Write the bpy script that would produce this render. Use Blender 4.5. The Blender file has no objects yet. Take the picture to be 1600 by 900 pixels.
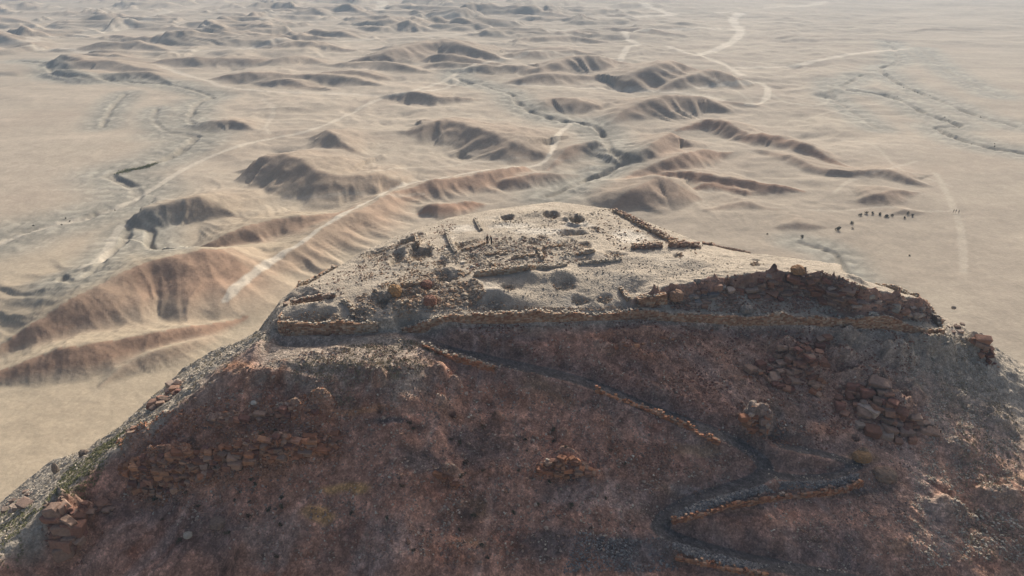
import bpy, bmesh, math, random
import numpy as np
from mathutils import Vector, Matrix, Euler

rng = np.random.default_rng(7)
random.seed(7)
SC = bpy.context.scene
COL = SC.collection

# ------------------------------------------------------------------ camera, sky, sun, exposure
CAM_Z = 42.0
PITCH = math.radians(25.0)
FPX = 1142.0                       # focal length in pixels of a 1600 px wide frame
cam_d = bpy.data.cameras.new('camera')
cam_d.sensor_width = 36.0
cam_d.lens = 36.0 * FPX / 1600.0
cam_d.clip_start = 0.5
cam_d.clip_end = 30000.0
cam = bpy.data.objects.new('camera', cam_d)
COL.objects.link(cam)
cam.location = (0, 0, CAM_Z)
cam.rotation_euler = (math.pi / 2 - PITCH, 0, 0)
SC.camera = cam

SUN_EL = math.radians(28.5)
SUN_AZ = math.radians(21.0)        # to the right of straight ahead
world = bpy.data.worlds.new('World')
SC.world = world
world.use_nodes = True
wn = world.node_tree
wn.nodes.clear()
w_out = wn.nodes.new('ShaderNodeOutputWorld')
w_bg = wn.nodes.new('ShaderNodeBackground')
w_sky = wn.nodes.new('ShaderNodeTexSky')
w_sky.sky_type = 'NISHITA'
w_sky.sun_disc = False
w_sky.sun_elevation = SUN_EL
w_sky.sun_rotation = SUN_AZ
w_sky.altitude = 200.0
w_sky.air_density = 0.75
w_sky.dust_density = 7.0
w_sky.ozone_density = 1.0
w_bg.inputs['Strength'].default_value = 0.108
wn.links.new(w_sky.outputs[0], w_bg.inputs[0])
wn.links.new(w_bg.outputs[0], w_out.inputs[0])

sun_d = bpy.data.lights.new('sun', 'SUN')
sun_d.energy = 3.9
sun_d.angle = math.radians(0.55)
sun_d.color = (1.0, 0.94, 0.84)
sun = bpy.data.objects.new('sun', sun_d)
COL.objects.link(sun)
S_DIR = Vector((math.sin(SUN_AZ) * math.cos(SUN_EL), math.cos(SUN_AZ) * math.cos(SUN_EL), math.sin(SUN_EL)))
sun.rotation_euler = S_DIR.to_track_quat('Z', 'Y').to_euler()

SC.view_settings.view_transform = 'Standard'
SC.view_settings.look = 'None'
SC.view_settings.exposure = 0.32
SC.view_settings.gamma = 1.0
SC.view_settings.use_curve_mapping = False
SC.cycles.max_bounces = 4
SC.cycles.diffuse_bounces = 2
SC.cycles.volume_bounces = 0
SC.cycles.use_denoising = True

# ------------------------------------------------------------------ helpers
def tag(o, label=None, cat=None, group=None, kind=None):
    if label: o['label'] = label
    if cat: o['category'] = cat
    if group: o['group'] = group
    if kind: o['kind'] = kind
    return o

def empty(name, loc=(0, 0, 0), rz=0.0):
    o = bpy.data.objects.new(name, None)
    COL.objects.link(o)
    o.location = loc
    o.rotation_euler = (0, 0, rz)
    o.empty_display_size = 0.3
    return o

def sstep(a, b, x):
    t = np.clip((x - a) / (b - a), 0, 1)
    return t * t * (3 - 2 * t)

_PR = np.random.default_rng(11).permutation(256).astype(np.int32)
_PR = np.concatenate([_PR, _PR])
_GA = np.random.default_rng(12).random(256) * 2 * math.pi
_GX = np.cos(_GA).astype(np.float32); _GY = np.sin(_GA).astype(np.float32)
def gnoise(x, y, seed=0):
    x0 = np.floor(x); y0 = np.floor(y)
    fx = (x - x0).astype(np.float32); fy = (y - y0).astype(np.float32)
    ix = (x0.astype(np.int32) + seed * 37) & 255; iy = (y0.astype(np.int32) + seed * 101) & 255
    a0 = _PR[ix]; a1 = _PR[(ix + 1) & 255]
    iy1 = (iy + 1) & 255
    u = fx * fx * (3 - 2 * fx)
    v = fy * fy * (3 - 2 * fy)
    k = _PR[a0 + iy]; n00 = _GX[k] * fx + _GY[k] * fy
    k = _PR[a1 + iy]; n10 = _GX[k] * (fx - 1) + _GY[k] * fy
    k = _PR[a0 + iy1]; n01 = _GX[k] * fx + _GY[k] * (fy - 1)
    k = _PR[a1 + iy1]; n11 = _GX[k] * (fx - 1) + _GY[k] * (fy - 1)
    n0 = n00 + (n10 - n00) * u
    n1 = n01 + (n11 - n01) * u
    return (n0 + (n1 - n0) * v) * 1.5

def fbm(x, y, octv=4, seed=0, gain=0.5, ridged=False):
    s = np.zeros(x.shape, np.float32); a = 1.0; f = 1.0; t = 0
    for i in range(octv):
        n = gnoise(x * f + 17.3 * i, y * f - 9.1 * i, seed + i * 31)
        if ridged: n = 1 - 2 * np.abs(n)
        s += a * n; t += a
        a *= gain; f *= 2.03
    return s / t

CP, SP = math.cos(PITCH), math.sin(PITCH)
def ray(px, py):
    xc = (np.asarray(px, float) - 800) / FPX
    yc = (np.asarray(py, float) - 450) / FPX
    return xc, CP - yc * SP, -SP - yc * CP

def at_z(px, py, z):
    """world xy where the sight line of a photo pixel meets the level z"""
    dx, dy, dz = ray(px, py)
    t = (z - CAM_Z) / dz
    return dx * t, dy * t

def march(px, py, func, t0, t1, n):
    """world xyz where sight lines of photo pixels first meet a height function"""
    dx, dy, dz = ray(np.atleast_1d(px), np.atleast_1d(py))
    ts = np.geomspace(t0, t1, n)
    X = dx[:, None] * ts; Y = dy[:, None] * ts; Z = CAM_Z + dz[:, None] * ts
    H = func(X.ravel(), Y.ravel()).reshape(X.shape)
    below = Z <= H
    k = np.where(below.any(1), below.argmax(1), n - 1)
    k = np.maximum(k, 1)
    r = np.arange(len(k))
    a = Z[r, k - 1] - H[r, k - 1]; b = Z[r, k] - H[r, k]
    f = np.clip(a / np.where(np.abs(a - b) < 1e-9, 1e-9, a - b), 0, 1)
    t = ts[k - 1] + f * (ts[k] - ts[k - 1])
    return np.stack([dx * t, dy * t, CAM_Z + dz * t], 1)

def spline(pts, step):
    """Catmull-Rom through the points, resampled about every `step` units (all columns carried)"""
    P = np.asarray(pts, float)
    if len(P) == 2: 
        n = max(2, int(np.linalg.norm(P[1, :2] - P[0, :2]) / step) + 1)
        t = np.linspace(0, 1, n)[:, None]
        return P[0] * (1 - t) + P[1] * t
    Q = np.vstack([2 * P[0] - P[1], P, 2 * P[-1] - P[-2]])
    out = []
    for i in range(1, len(Q) - 2):
        n = max(1, int(np.linalg.norm(Q[i + 1, :2] - Q[i, :2]) / step))
        t = (np.arange(n) / n)[:, None]
        p0, p1, p2, p3 = Q[i - 1], Q[i], Q[i + 1], Q[i + 2]
        out.append(0.5 * (2 * p1 + (p2 - p0) * t + (2 * p0 - 5 * p1 + 4 * p2 - p3) * t ** 2 + (3 * p1 - p0 - 3 * p2 + p3) * t ** 3))
    out.append(P[-1:])
    return np.vstack(out)

def poly_dist(x, y, W, reach):
    """distance to a polyline, arc position, segment index; only within reach (else inf)"""
    d = np.full(x.shape, 1e9); s = np.zeros(x.shape); nx = np.zeros(x.shape); ny = np.zeros(x.shape)
    sel = np.where((x > W[:, 0].min() - reach) & (x < W[:, 0].max() + reach) & (y > W[:, 1].min() - reach) & (y < W[:, 1].max() + reach))[0]
    if len(sel) == 0: return d, s, nx, ny, sel
    xs, ys = x[sel], y[sel]
    bd = np.full(xs.shape, 1e9); bs = np.zeros(xs.shape); bx = np.zeros(xs.shape); by = np.zeros(xs.shape)
    acc = 0.0
    for i in range(len(W) - 1):
        ax, ay = W[i, :2]; ex, ey = W[i + 1, 0] - ax, W[i + 1, 1] - ay
        L2 = ex * ex + ey * ey + 1e-12; L = math.sqrt(L2)
        t = np.clip(((xs - ax) * ex + (ys - ay) * ey) / L2, 0, 1)
        qx = ax + t * ex; qy = ay + t * ey
        dd = np.hypot(xs - qx, ys - qy)
        m = dd < bd
        bd[m] = dd[m]; bs[m] = acc + t[m] * L; bx[m] = qx[m]; by[m] = qy[m]
        acc += L
    d[sel] = bd; s[sel] = bs; nx[sel] = bx; ny[sel] = by
    return d, s, nx, ny, sel

def arc(W):
    return np.concatenate([[0], np.cumsum(np.hypot(np.diff(W[:, 0]), np.diff(W[:, 1])))])

# ------------------------------------------------------------------ the desert: height
Z0 = -65.0
# each ridge: [(photo px of crest x, y, apparent drop of the near face in px)], steepness of near face, of far face, redness
RIDGES = [
    ([(395,262,8),(405,246,36),(435,238,50),(475,250,58),(540,265,48),(600,268,36),(632,290,6)], 37, 12, .25, 16),
    ([(478,216,4),(500,206,22),(530,220,24),(565,241,5)], 36, 12, .1, 14),
    ([(636,208,4),(660,197,20),(700,188,30),(750,196,36),(800,214,38),(850,240,8)], 36, 11, .15, 14),
    ([(680,196,4),(705,183,12),(735,190,10)], 36, 12, .1, 14),
    ([(212,342,4),(228,330,24),(262,315,38),(320,308,44),(352,330,20),(385,350,4)], 36, 12, .25, 13),
    ([(300,392,4),(340,372,26),(390,352,40),(440,344,40),(500,336,34),(560,326,6)], 37, 12, .75, 13),
    ([(-40,570,6),(8,536,26),(60,500,60),(130,456,86),(200,416,100),(280,396,104),(345,388,90),(392,384,40)], 37, 13, .9, 26),
    ([(-60,610,10),(0,578,26),(80,548,46),(160,532,50),(250,512,44),(320,502,24),(380,490,6)], 37, 13, .95, 20),
    ([(180,600,3),(230,560,22),(280,540,26),(330,520,10)], 36, 16, .5, 7),
    ([(350,470,8),(380,440,26),(430,402,42),(500,357,46),(560,323,40),(630,291,30),(700,276,30),(760,266,30),(820,262,10)], 30, 16, .75, 10),
    ([(650,335,4),(668,322,20),(700,318,24),(745,320,8)], 38, 18, 1, 8),
    ([(760,290,3),(800,278,18),(860,270,18),(905,268,4)], 34, 16, .7, 10),
    ([(860,262,3),(890,232,16),(930,222,20),(950,232,4)], 33, 16, .5, 10),
    ([(318,206,3),(335,188,18),(362,186,18),(395,202,3)], 35, 12, .1, 12),
    ([(596,150,3),(640,141,18),(690,148,16),(740,156,3)], 35, 11, .1, 14),
    ([(330,122,3),(370,114,16),(410,113,17),(455,126,3)], 34, 10, .1, 18),
    ([(400,130,3),(450,124,14),(520,136,4)], 34, 10, .1, 18),
    ([(210,99,2),(260,93,11),(330,91,13),(400,90,12),(470,92,3)], 34, 9, .1, 20),
    ([(486,120,2),(530,111,14),(575,112,13),(620,122,2)], 34, 10, .1, 18),
    ([(84,106,2),(108,88,19),(135,97,11),(165,104,3)], 37, 11, .15, 14),
    ([(105,124,2),(170,114,11),(230,112,12),(275,128,2)], 35, 10, .1, 16),
    ([(545,98,2),(600,80,20),(650,68,26),(690,62,28),(735,72,24),(790,92,3)], 36, 12, .1, 18),
    ([(640,95,2),(690,84,16),(740,90,12),(790,100,2)], 35, 12, .1, 18),
    ([(800,112,2),(845,104,18),(895,88,28),(935,88,28),(990,100,6)], 35, 12, .1, 16),
    ([(780,128,2),(830,118,14),(880,114,16),(960,122,3)], 34, 11, .1, 16),
    ([(965,136,2),(990,116,26),(1022,100,36),(1050,92,40),(1085,104,26),(1105,116,3)], 36, 12, .15, 15),
    ([(1030,142,2),(1070,120,20),(1112,108,28),(1150,116,22),(1180,128,2)], 36, 12, .15, 15),
    ([(955,196,3),(985,170,20),(1022,153,34),(1062,147,34),(1100,154,22),(1135,172,3)], 36, 12, .2, 14),
    ([(845,172,2),(862,153,14),(900,155,20),(945,174,2)], 34, 11, .15, 14),
    ([(965,262,3),(990,242,26),(1022,222,36),(1052,208,38),(1072,220,18),(1090,240,3)], 37, 13, .45, 12),
    ([(958,292,3),(1000,262,22),(1050,246,26),(1100,236,20),(1145,240,3)], 37, 14, .6, 11),
    ([(1005,280,3),(1060,266,18),(1110,272,24),(1160,280,22),(1245,298,3)], 40, 14, .9, 8),
    ([(1070,300,2),(1110,286,14),(1160,300,8)], 38, 14, .9, 8),
    ([(1060,206,2),(1100,190,16),(1140,192,22),(1172,207,18),(1212,212,20),(1250,228,14),(1300,246,8),(1340,262,3)], 39, 12, .85, 10),
    ([(1180,236,3),(1225,246,10),(1280,256,13),(1340,265,13),(1390,264,14),(1425,278,12),(1460,290,2)], 40, 8, .3, 10),
    ([(948,330,3),(982,298,34),(1015,280,42),(1052,290,34),(1090,312,4)], 36, 14, .35, 12),
    ([(1335,314,2),(1362,305,16),(1400,300,18),(1440,302,3)], 36, 10, .3, 8),
    ([(1380,332,2),(1410,326,9),(1438,330,2)], 38, 10, .1, 8),
    ([(1222,356,2),(1252,349,10),(1290,357,2)], 38, 9, .15, 8),
    ([(1080,172,2),(1130,160,7),(1200,168,2)], 30, 8, .1, 16),
    ([(1100,330,3),(1160,318,10),(1220,330,3)], 28, 10, .2, 12),
    # far, low hills at the top of the photo
    ([(0,58,2),(40,48,8),(90,52,2)], 32, 10, 0, 22),
    ([(110,80,2),(170,67,12),(215,66,12),(262,78,2)], 33, 10, 0, 22),
    ([(250,56,2),(290,44,10),(330,48,9),(370,58,2)], 33, 10, 0, 22),
    ([(330,40,2),(372,24,13),(410,26,12),(440,36,2)], 33, 10, 0, 24),
    ([(420,62,2),(470,50,10),(520,50,9),(560,60,2)], 33, 10, 0, 24),
    ([(470,22,2),(510,12,8),(545,14,8),(585,24,2)], 33, 10, 0, 26),
    ([(590,42,2),(640,34,7),(700,34,8),(750,42,2)], 33, 10, 0, 26),
    ([(120,36,2),(170,28,7),(220,30,2)], 32, 10, 0, 26),
    ([(700,20,2),(745,12,7),(790,20,2)], 32, 10, 0, 26),
    ([(800,66,2),(850,58,9),(900,56,9),(950,66,2)], 32, 10, 0, 24),
    ([(820,34,2),(880,28,5),(930,34,2)], 32, 10, 0, 24),
    ([(0,28,1),(60,20,5),(120,26,1)], 32, 10, 0, 24),
    ([(1200,60,1),(1270,54,4),(1340,62,1)], 26, 8, 0, 24),
    ([(1400,50,1),(1480,45,3),(1560,52,1)], 26, 8, 0, 24),
]
_rr = random.Random(21)
for _ in range(46):
    yy = 6 + 120 * _rr.random() ** 1.3; xx = _rr.uniform(-60, 1010); ln = _rr.uniform(35, 85) * (.6 + yy / 120); dr = (4 + yy * .10) * _rr.uniform(.7, 1.3)
    sk = _rr.uniform(-.05, .09) * ln
    RIDGES.append(([(xx - ln, yy + dr * .8 - sk, 1), (xx - ln * .4, yy + _rr.uniform(-.1, .3) * dr, dr * .8), (xx, yy, dr), (xx + ln * .45, yy + _rr.uniform(0, .4) * dr + sk, dr * .75), (xx + ln, yy + dr * .9 + sk, 1)], _rr.uniform(27, 35), 10, 0, 18))
def ridge_world(pts, steep):
    P = spline(pts, 14)
    out = []
    tn = math.tan(math.radians(steep))
    for x, y, dr in P:
        dr = max(dr, 0.5)
        _, yF = at_z(x, y + dr, Z0)
        lo, hi = 0.0, 60.0
        for _ in range(30):
            H = 0.5 * (lo + hi)
            _, yC = at_z(x, y, Z0 + H)
            if yC - yF > H / tn: lo = H
            else: hi = H
        H = 0.5 * (lo + hi)
        X, Y = at_z(x, y, Z0 + H)
        out.append((X, Y, H))
    return np.array(out)
RW = []
for pts, st, bk, red, lam in RIDGES:
    st = st * .81
    W = ridge_world(pts, st)
    RW.append((W, arc(W), math.tan(math.radians(st)), math.tan(math.radians(bk)), red, lam))

def desert_raw(x, y, want_mask=False):
    h4 = np.zeros(x.shape); redm = np.zeros(x.shape); hm = np.zeros(x.shape)
    wx = x + 5 * gnoise(x / 45, y / 45, 91) + 1.0 * gnoise(x / 14, y / 14, 93); wy = y + 5 * gnoise(x / 45, y / 45, 92) + 1.2 * gnoise(x / 17, y / 17, 94)
    for k, (W, A, tf, tb, red, lam) in enumerate(RW):
        Hm = W[:, 2].max()
        reach = Hm * 1.65 / tb + 2
        d, s, nx, ny, sel = poly_dist(wx, wy, W, reach)
        if len(sel) == 0: continue
        d = d[sel]; s = s[sel]
        H = np.interp(s, A, W[:, 2])
        dx = wx[sel] - nx[sel]; dy = wy[sel] - ny[sel]
        c = (-dy) / (np.hypot(dx, dy) + 1e-6)
        f = sstep(-0.35, 0.35, c)
        # spurs and gullies run down the faces
        rib = np.abs(gnoise(s / lam + 0.35 * gnoise(x[sel] / lam, y[sel] / lam, 300 + k), np.full(s.shape, 3.7 * k) + d * 0.25 / lam, 200 + k)) * 2.2
        rib = np.clip(rib, 0, 1)
        fine = np.abs(gnoise(s / (lam * .28), d * 0.04 + 5.1 * k, 240 + k)) * 2.0
        w = H * 1.45 / (tb + (tf - tb) * f) + 0.01
        w = w * (0.84 + 0.36 * (1 - rib) * f + 0.07 * (1 - fine))
        u = np.sqrt(d * d + (0.06 * w) ** 2) / w
        p = np.clip(1 - u, 0, 1) ** 1.5
        h = H * p
        h4[sel] += h ** 5
        if want_mask:
            redm[sel] = np.maximum(redm[sel], red * np.clip(p * 2.2, 0, 1) * sstep(-.1, .6, c))
            hm[sel] = np.maximum(hm[sel], np.clip(p * 1.8, 0, 1) * sstep(0, 3, H))
    h = h4 ** 0.2
    if want_mask: return h, hm, redm
    return h

def desert_base(x, y):
    r = np.hypot(x, y)
    mz = sstep(220, 330, r) * sstep(.52, .34, np.abs(x / (r + 1) - .03))
    und = 1.6 * fbm(x / 160, y / 160, 3, 5) + (0.7 + 3.8 * mz) * sstep(150, 400, r) * fbm(x / 62, y / 62, 4, 8) + 1.8 * mz * (fbm(x / 36 + .5 * gnoise(x / 50, y / 50, 9), y / 36, 4, 10, ridged=True) - .4)
    far = sstep(1100, 2600, r) * (26 * np.abs(fbm(x / 420, y / 420, 4, 11)))
    return Z0 + und * 0.8 + far

def desert0(x, y):
    return desert_base(x, y) + desert_raw(x, y)

# wadis: photo polylines, width, depth
WADI = [
    ([(30,95),(62,97),(76,104),(82,115),(140,121),(200,127),(262,132),(310,142),(332,152),(310,160),(296,185),(302,193)], 5, 2.4),
    ([(268,207),(305,213),(292,228),(262,246),(225,257),(190,266),(172,272),(200,287),(215,301),(205,316),(160,330),(110,345),(50,358),(0,378)], 6, 2.4),
    ([(245,170),(240,182),(246,195),(256,203)], 4, 2.2),
    ([(196,146),(180,162),(168,180),(160,198)], 4, 1.8),
    ([(800,147),(815,165),(840,178),(875,188),(920,194),(945,212),(955,235),(976,250),(950,267),(900,288),(858,306)], 4.5, 3.0),
    ([(720,110),(712,122),(760,135),(800,147)], 4.5, 2.0),
    ([(1345,118),(1320,138),(1390,150),(1445,176),(1500,196),(1465,200),(1525,225),(1620,242)], 5, 2.6),
    ([(1390,66),(1405,95),(1375,108),(1405,130),(1445,148),(1490,165),(1520,178),(1590,198)], 5, 2.4),
    ([(1440,75),(1465,100),(1500,122),(1560,150)], 5, 1.4),
    ([(1250,378),(1285,388),(1308,400),(1320,425),(1340,450)], 3, 1.6),
    ([(1300,125),(1298,150),(1330,172),(1370,200)], 4, 1.2),
    ([(95,432),(112,440),(150,420),(165,400),(190,380),(205,352),(235,360),(232,382),(262,390)], 3.5, 2.6),
]
WW = [(None, w, dp) for _, w, dp in WADI]
for k, (pts, w, dp) in enumerate(WADI):
    P = spline(pts, 7)
    P = P + np.stack([2.2 * gnoise(P[:, 0] / 9, P[:, 1] / 9, 60 + k), 1.0 * gnoise(P[:, 0] / 7, P[:, 1] / 7, 80 + k)], 1)
    W = march(P[:, 0], P[:, 1], desert0, 150, 3000, 170)
    WW[k] = (W, w, dp)

TRACKS = [
    ([(352,470),(378,440),(430,404),(470,380),(500,358),(560,324),(628,291),(700,277),(780,263),(840,258),(862,238),(866,222),(878,204),(892,194)], 3.0, 1.0),
    ([(0,376),(80,351),(160,330),(225,302),(300,258),(380,226),(480,205),(540,181),(590,156),(680,132),(730,106),(800,91)], 3.4, .8),
    ([(-40,80),(110,80),(250,82),(400,75),(500,67),(650,57),(800,50),(900,46)], 4.5, .8),
    ([(968,96),(980,77),(997,70),(974,56),(1010,48),(1080,47),(1140,46),(1160,50)], 4.5, 1.0),
    ([(1090,88),(1130,73),(1157,52),(1144,31),(1158,21),(1120,20)], 6, 1.0),
    ([(1045,74),(1075,85),(1100,90),(1130,100),(1160,118)], 4.5, .9),
    ([(1145,106),(1230,104),(1275,95),(1350,82),(1420,76)], 4.5, .9),
    ([(800,132),(900,137),(1015,142),(1080,147),(1178,163),(1200,145),(1190,131),(1150,130),(1090,137)], 4, .85),
    ([(995,6),(1035,18),(1050,23),(1000,26),(900,30)], 7, .8),
    ([(1462,270),(1478,300),(1498,345),(1505,390),(1506,425)], 3.0, .35),
    ([(-20,72),(110,58),(210,42),(262,18)], 7, .6),
    ([(250,106),(330,128),(345,135),(420,143),(520,146),(600,148),(700,137),(712,120)], 4, .8),
    ([(800,262),(770,250),(700,260),(640,262),(560,270)], 2, .35),
    ([(410,155),(428,172),(415,200),(420,208)], 3, .45),
    ([(590,20),(600,8),(596,2)], 7, .8),
    ([(600,28),(700,30),(780,33),(830,30)], 6, .6),
    ([(420,20),(432,26),(340,44),(240,52)], 6, .5),
    ([(1200,12),(1260,9),(1285,4)], 7, .6),
    ([(800,92),(840,80),(900,86),(970,92)], 4.5, .5),
    ([(1200,145),(1230,160),(1280,165),(1300,150)], 3, .35),
    ([(130,418),(160,400),(180,365),(190,352)], 4, .6),
]
_rt = random.Random(33)
for _ in range(20):
    x0, y0 = _rt.uniform(0, 1600), _rt.uniform(15, 330); a_ = _rt.uniform(-.5, .5) + (math.pi if _rt.random() < .5 else 0); pts = []
    for k in range(5):
        pts.append((x0, y0)); L_ = _rt.uniform(35, 90); a_ += _rt.uniform(-.5, .5); x0 += math.cos(a_) * L_; y0 += math.sin(a_) * L_ * (.12 + y0 / 900)
    if min(p[1] for p in pts) > 6: TRACKS.append((pts, _rt.uniform(1.6, 2.6), _rt.uniform(.25, .38)))
TW = []
for k, (pts, w, st) in enumerate(TRACKS):
    P = spline(pts, 7)
    W = march(P[:, 0], P[:, 1], desert0, 150, 5000, 190)
    TW.append((W, w, st))

def desert_full(x, y):
    """height, base colour rgb, track mask, wadi mask"""
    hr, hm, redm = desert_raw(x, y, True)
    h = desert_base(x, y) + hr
    r = np.hypot(x, y)
    # weathered relief: rills on the hills, ripples on the flats
    g1 = fbm(x / 13, y / 13, 4, 21); g2 = fbm(x / 34, y / 34, 3, 23, ridged=True)
    g3 = fbm(x / 9 + .4 * g1, y / 9, 4, 27, gain=.55, ridged=True)
    h = h + hm * (0.7 * g1 + 0.8 * (g2 - 0.3) + .45 * (g3 - .3) * (1 - sstep(500, 900, r))) + 0.16 * fbm(x / 5, y / 5, 3, 25) * (1 - sstep(400, 900, r))
    far = sstep(600, 1200, r)
    lowhill = np.clip(fbm(x / 110 + 0.6 * gnoise(x / 70, y / 70, 44), y / 90, 4, 41), 0, 1)
    leftish = sstep(0.35, -0.1, x / (r + 1))
    h = h + far * (22 * lowhill * leftish + 5 * lowhill)
    hm = np.maximum(hm, far * np.clip(lowhill * 3, 0, 1) * leftish * .7)
    # wadis
    wm = np.zeros(x.shape); fl = np.zeros(x.shape)
    for k, (W, w, dp) in enumerate(WW):
        d, s, nx, ny, sel = poly_dist(x, y, W, w * 7)
        if len(sel) == 0: continue
        ds = d[sel]; scl = np.maximum(1, r[sel] / 700); on = sstep(-.25, .15, gnoise(s[sel] / 26, np.full(len(sel), 7.7 * k), 520 + k))
        jit = 1 + 0.5 * gnoise(x[sel] / 9, y[sel] / 9, 500 + k)
        m = (1 - sstep(0.22, 0.62, ds / (w * jit * scl))) * (.5 + .5 * on)
        wm[sel] = np.maximum(wm[sel], m)
        h[sel] -= .5 * dp * m
        fl[sel] = np.maximum(fl[sel], (1 - sstep(1, 5.5, ds / w)))
    bra = fbm(x / 7, y / 7, 3, 71, ridged=True)
    h = h - 0.5 * fl * np.clip(bra, 0, 1)
    tm = np.zeros(x.shape)
    for k, (W, w, st) in enumerate(TW):
        d, s, nx, ny, sel = poly_dist(x, y, W, w * 4)
        if len(sel) == 0: continue
        jit = 1 + 0.45 * gnoise(x[sel] / 14, y[sel] / 14, 600 + k)
        m = st * (1 - sstep(0.55, 1.05, d[sel] / (w * .62 * jit * np.maximum(1, r[sel] / 520))))
        tm[sel] = np.maximum(tm[sel], m)
    # colour of the ground itself
    def c(*v): return np.array(v)[None, :]
    big = fbm(x / 210, y / 130, 4, 31)[:, None]; mid = fbm(x / 38, y / 24, 4, 33)[:, None]; sm = fbm(x / 6, y / 6, 3, 35)[:, None]
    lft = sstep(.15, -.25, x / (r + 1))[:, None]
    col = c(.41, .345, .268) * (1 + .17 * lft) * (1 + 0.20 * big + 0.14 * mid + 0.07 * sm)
    strk = fbm(x / 160 + .4 * big[:, 0], y / 26, 4, 39)[:, None]
    col = col * (1 - .22 * np.clip(strk * 1.6, 0, 1) * sstep(380, 700, r)[:, None])
    strk2 = fbm(x / 130, y / 22 + .3 * big[:, 0], 4, 40)[:, None]
    col = col * (1 + .22 * np.clip(strk2 * 1.8, 0, 1) * sstep(300, 600, r)[:, None])
    pale = np.clip(fbm(x / 90, y / 40, 4, 37) * 1.9 - .22, 0, 1)[:, None]
    col = col + (c(.53, .455, .35) - col) * pale * .65
    pink = np.clip(fbm(x / 60, y / 60, 3, 38) * 1.4, 0, 1)[:, None]
    col = col + (c(.40, .30, .225) - col) * pink * .3
    col = col + (c(.39, .30, .222) * (1 + .14 * mid) - col) * (hm * .6)[:, None]
    col = col + (c(.45, .275, .18) * (1 + .2 * mid) - col) * (redm * .85)[:, None]
    strat = (np.sin((h + 1.2 * g1) * 2.6) * .5 + .5)[:, None]
    col = col * (1 - .12 * strat * redm[:, None])
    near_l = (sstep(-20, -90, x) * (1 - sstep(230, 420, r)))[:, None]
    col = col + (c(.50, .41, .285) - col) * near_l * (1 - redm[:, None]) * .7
    col = col + (c(.45, .43, .36) * (1 + .35 * mid) - col) * (fl * .7)[:, None]
    col = col * (1 - .3 * (fl * np.clip(bra * 1.5, 0, 1))[:, None])
    col = col + (c(.33, .29, .23) - col) * (wm * .7)[:, None]
    col = col + (c(.64, .565, .455) - col) * (tm * .95)[:, None]
    return h, np.clip(col * np.array([.80, .795, .79]), .02, .9), tm, wm

# ------------------------------------------------------------------ the hill: height
HC = np.array([2.0, 104.0])
L0 = [(-31,84,-2.4),(-13.4,84.8,-2),(17,88.2,-2.6),(39,88.9,-4),(50,89.6,-5.2),(60,90.6,-6.8),(66,95,-8),(55,99,-4.6),(42,103,-2),(31,110.5,-1.5),
      (18.6,126,-1),(8,132,-1.5),(-4,127,-1.5),(-11.4,122.8,-1.5),(-19.2,114,-1.5),(-24,106,-1.6),(-28,98,-1.8),(-32,91,-2.1)]
L1 = [(-50,88),(-44,62),(-20,50.5),(10,52),(38,53),(56,56),(79,65),(97,86),(85,112),(60,128),(35,148),(8,158),(-20,148),(-38,128),(-49,106)]
L2 = [(-90,88),(-82,42),(-40,5),(10,0),(48,0),(84,12),(122,42),(144,84),(130,130),(90,175),(40,200),(0,210),(-50,195),(-78,160),(-90,122)]
ZL1, ZL2 = -25.0, -66.0
TH = np.linspace(-math.pi, math.pi, 1441)
def radial(poly):
    P = np.array([(p[0] - HC[0], p[1] - HC[1]) for p in poly]); n = len(P)
    R = np.zeros(TH.shape)
    for k, th in enumerate(TH):
        u = np.array([math.cos(th), math.sin(th)])
        best = 0
        for i in range(n):
            a = P[i]; e = P[(i + 1) % n] - a
            den = u[0] * e[1] - u[1] * e[0]
            if abs(den) < 1e-9: continue
            r = (a[0] * e[1] - a[1] * e[0]) / den
            s = (a[0] * u[1] - a[1] * u[0]) / den
            if r > 0 and -1e-6 <= s <= 1 + 1e-6: best = max(best, r)
        R[k] = best
    return R
def smooth_c(R, n):
    k = np.hanning(2 * n + 3)[1:-1]; k /= k.sum()
    Q = np.concatenate([R[:-1][-n - 1:], R, R[1:][:n + 1]])
    return np.convolve(Q, k, 'same')[n + 1:n + 1 + len(R)]
R0 = smooth_c(radial(L0), 3); R1 = smooth_c(radial(L1), 14); R2 = smooth_c(radial(L2), 20)
_a = np.array([math.atan2(p[1] - HC[1], p[0] - HC[0]) for p in L0]); _z = np.array([p[2] for p in L0])
_o = np.argsort(_a); _a = _a[_o]; _z = _z[_o]
ZE = np.interp(TH, np.concatenate([_a[-1:] - 2 * math.pi, _a, _a[:1] + 2 * math.pi]), np.concatenate([_z[-1:], _z, _z[:1]]))

def hill_base(x, y):
    dx = x - HC[0]; dy = y - HC[1]
    th = np.arctan2(dy, dx); r = np.hypot(dx, dy)
    r0 = np.interp(th, TH, R0); r1 = np.interp(th, TH, R1); r2 = np.interp(th, TH, R2); ze = np.interp(th, TH, ZE)
    s = np.clip(r / r0, 0, 1)
    top = ze * s ** 3 + 0.3 * (1 - s * s)
    a = (r - r0) / (r1 - r0); b = (r - r1) / (r2 - r1)
    z1 = ze + (ZL1 - ze) * a
    z2 = ZL1 + (ZL2 - ZL1) * b
    # the foot runs out gently
    z2 = np.where(b > 0.8, ZL1 + (ZL2 - ZL1) * (0.8 + 0.2 * (1 - np.exp(-(b - 0.8) * 5))), z2)
    out = np.where(r <= r0, top, np.where(r <= r1, z1, z2))
    return out, (r - r0), th

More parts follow.
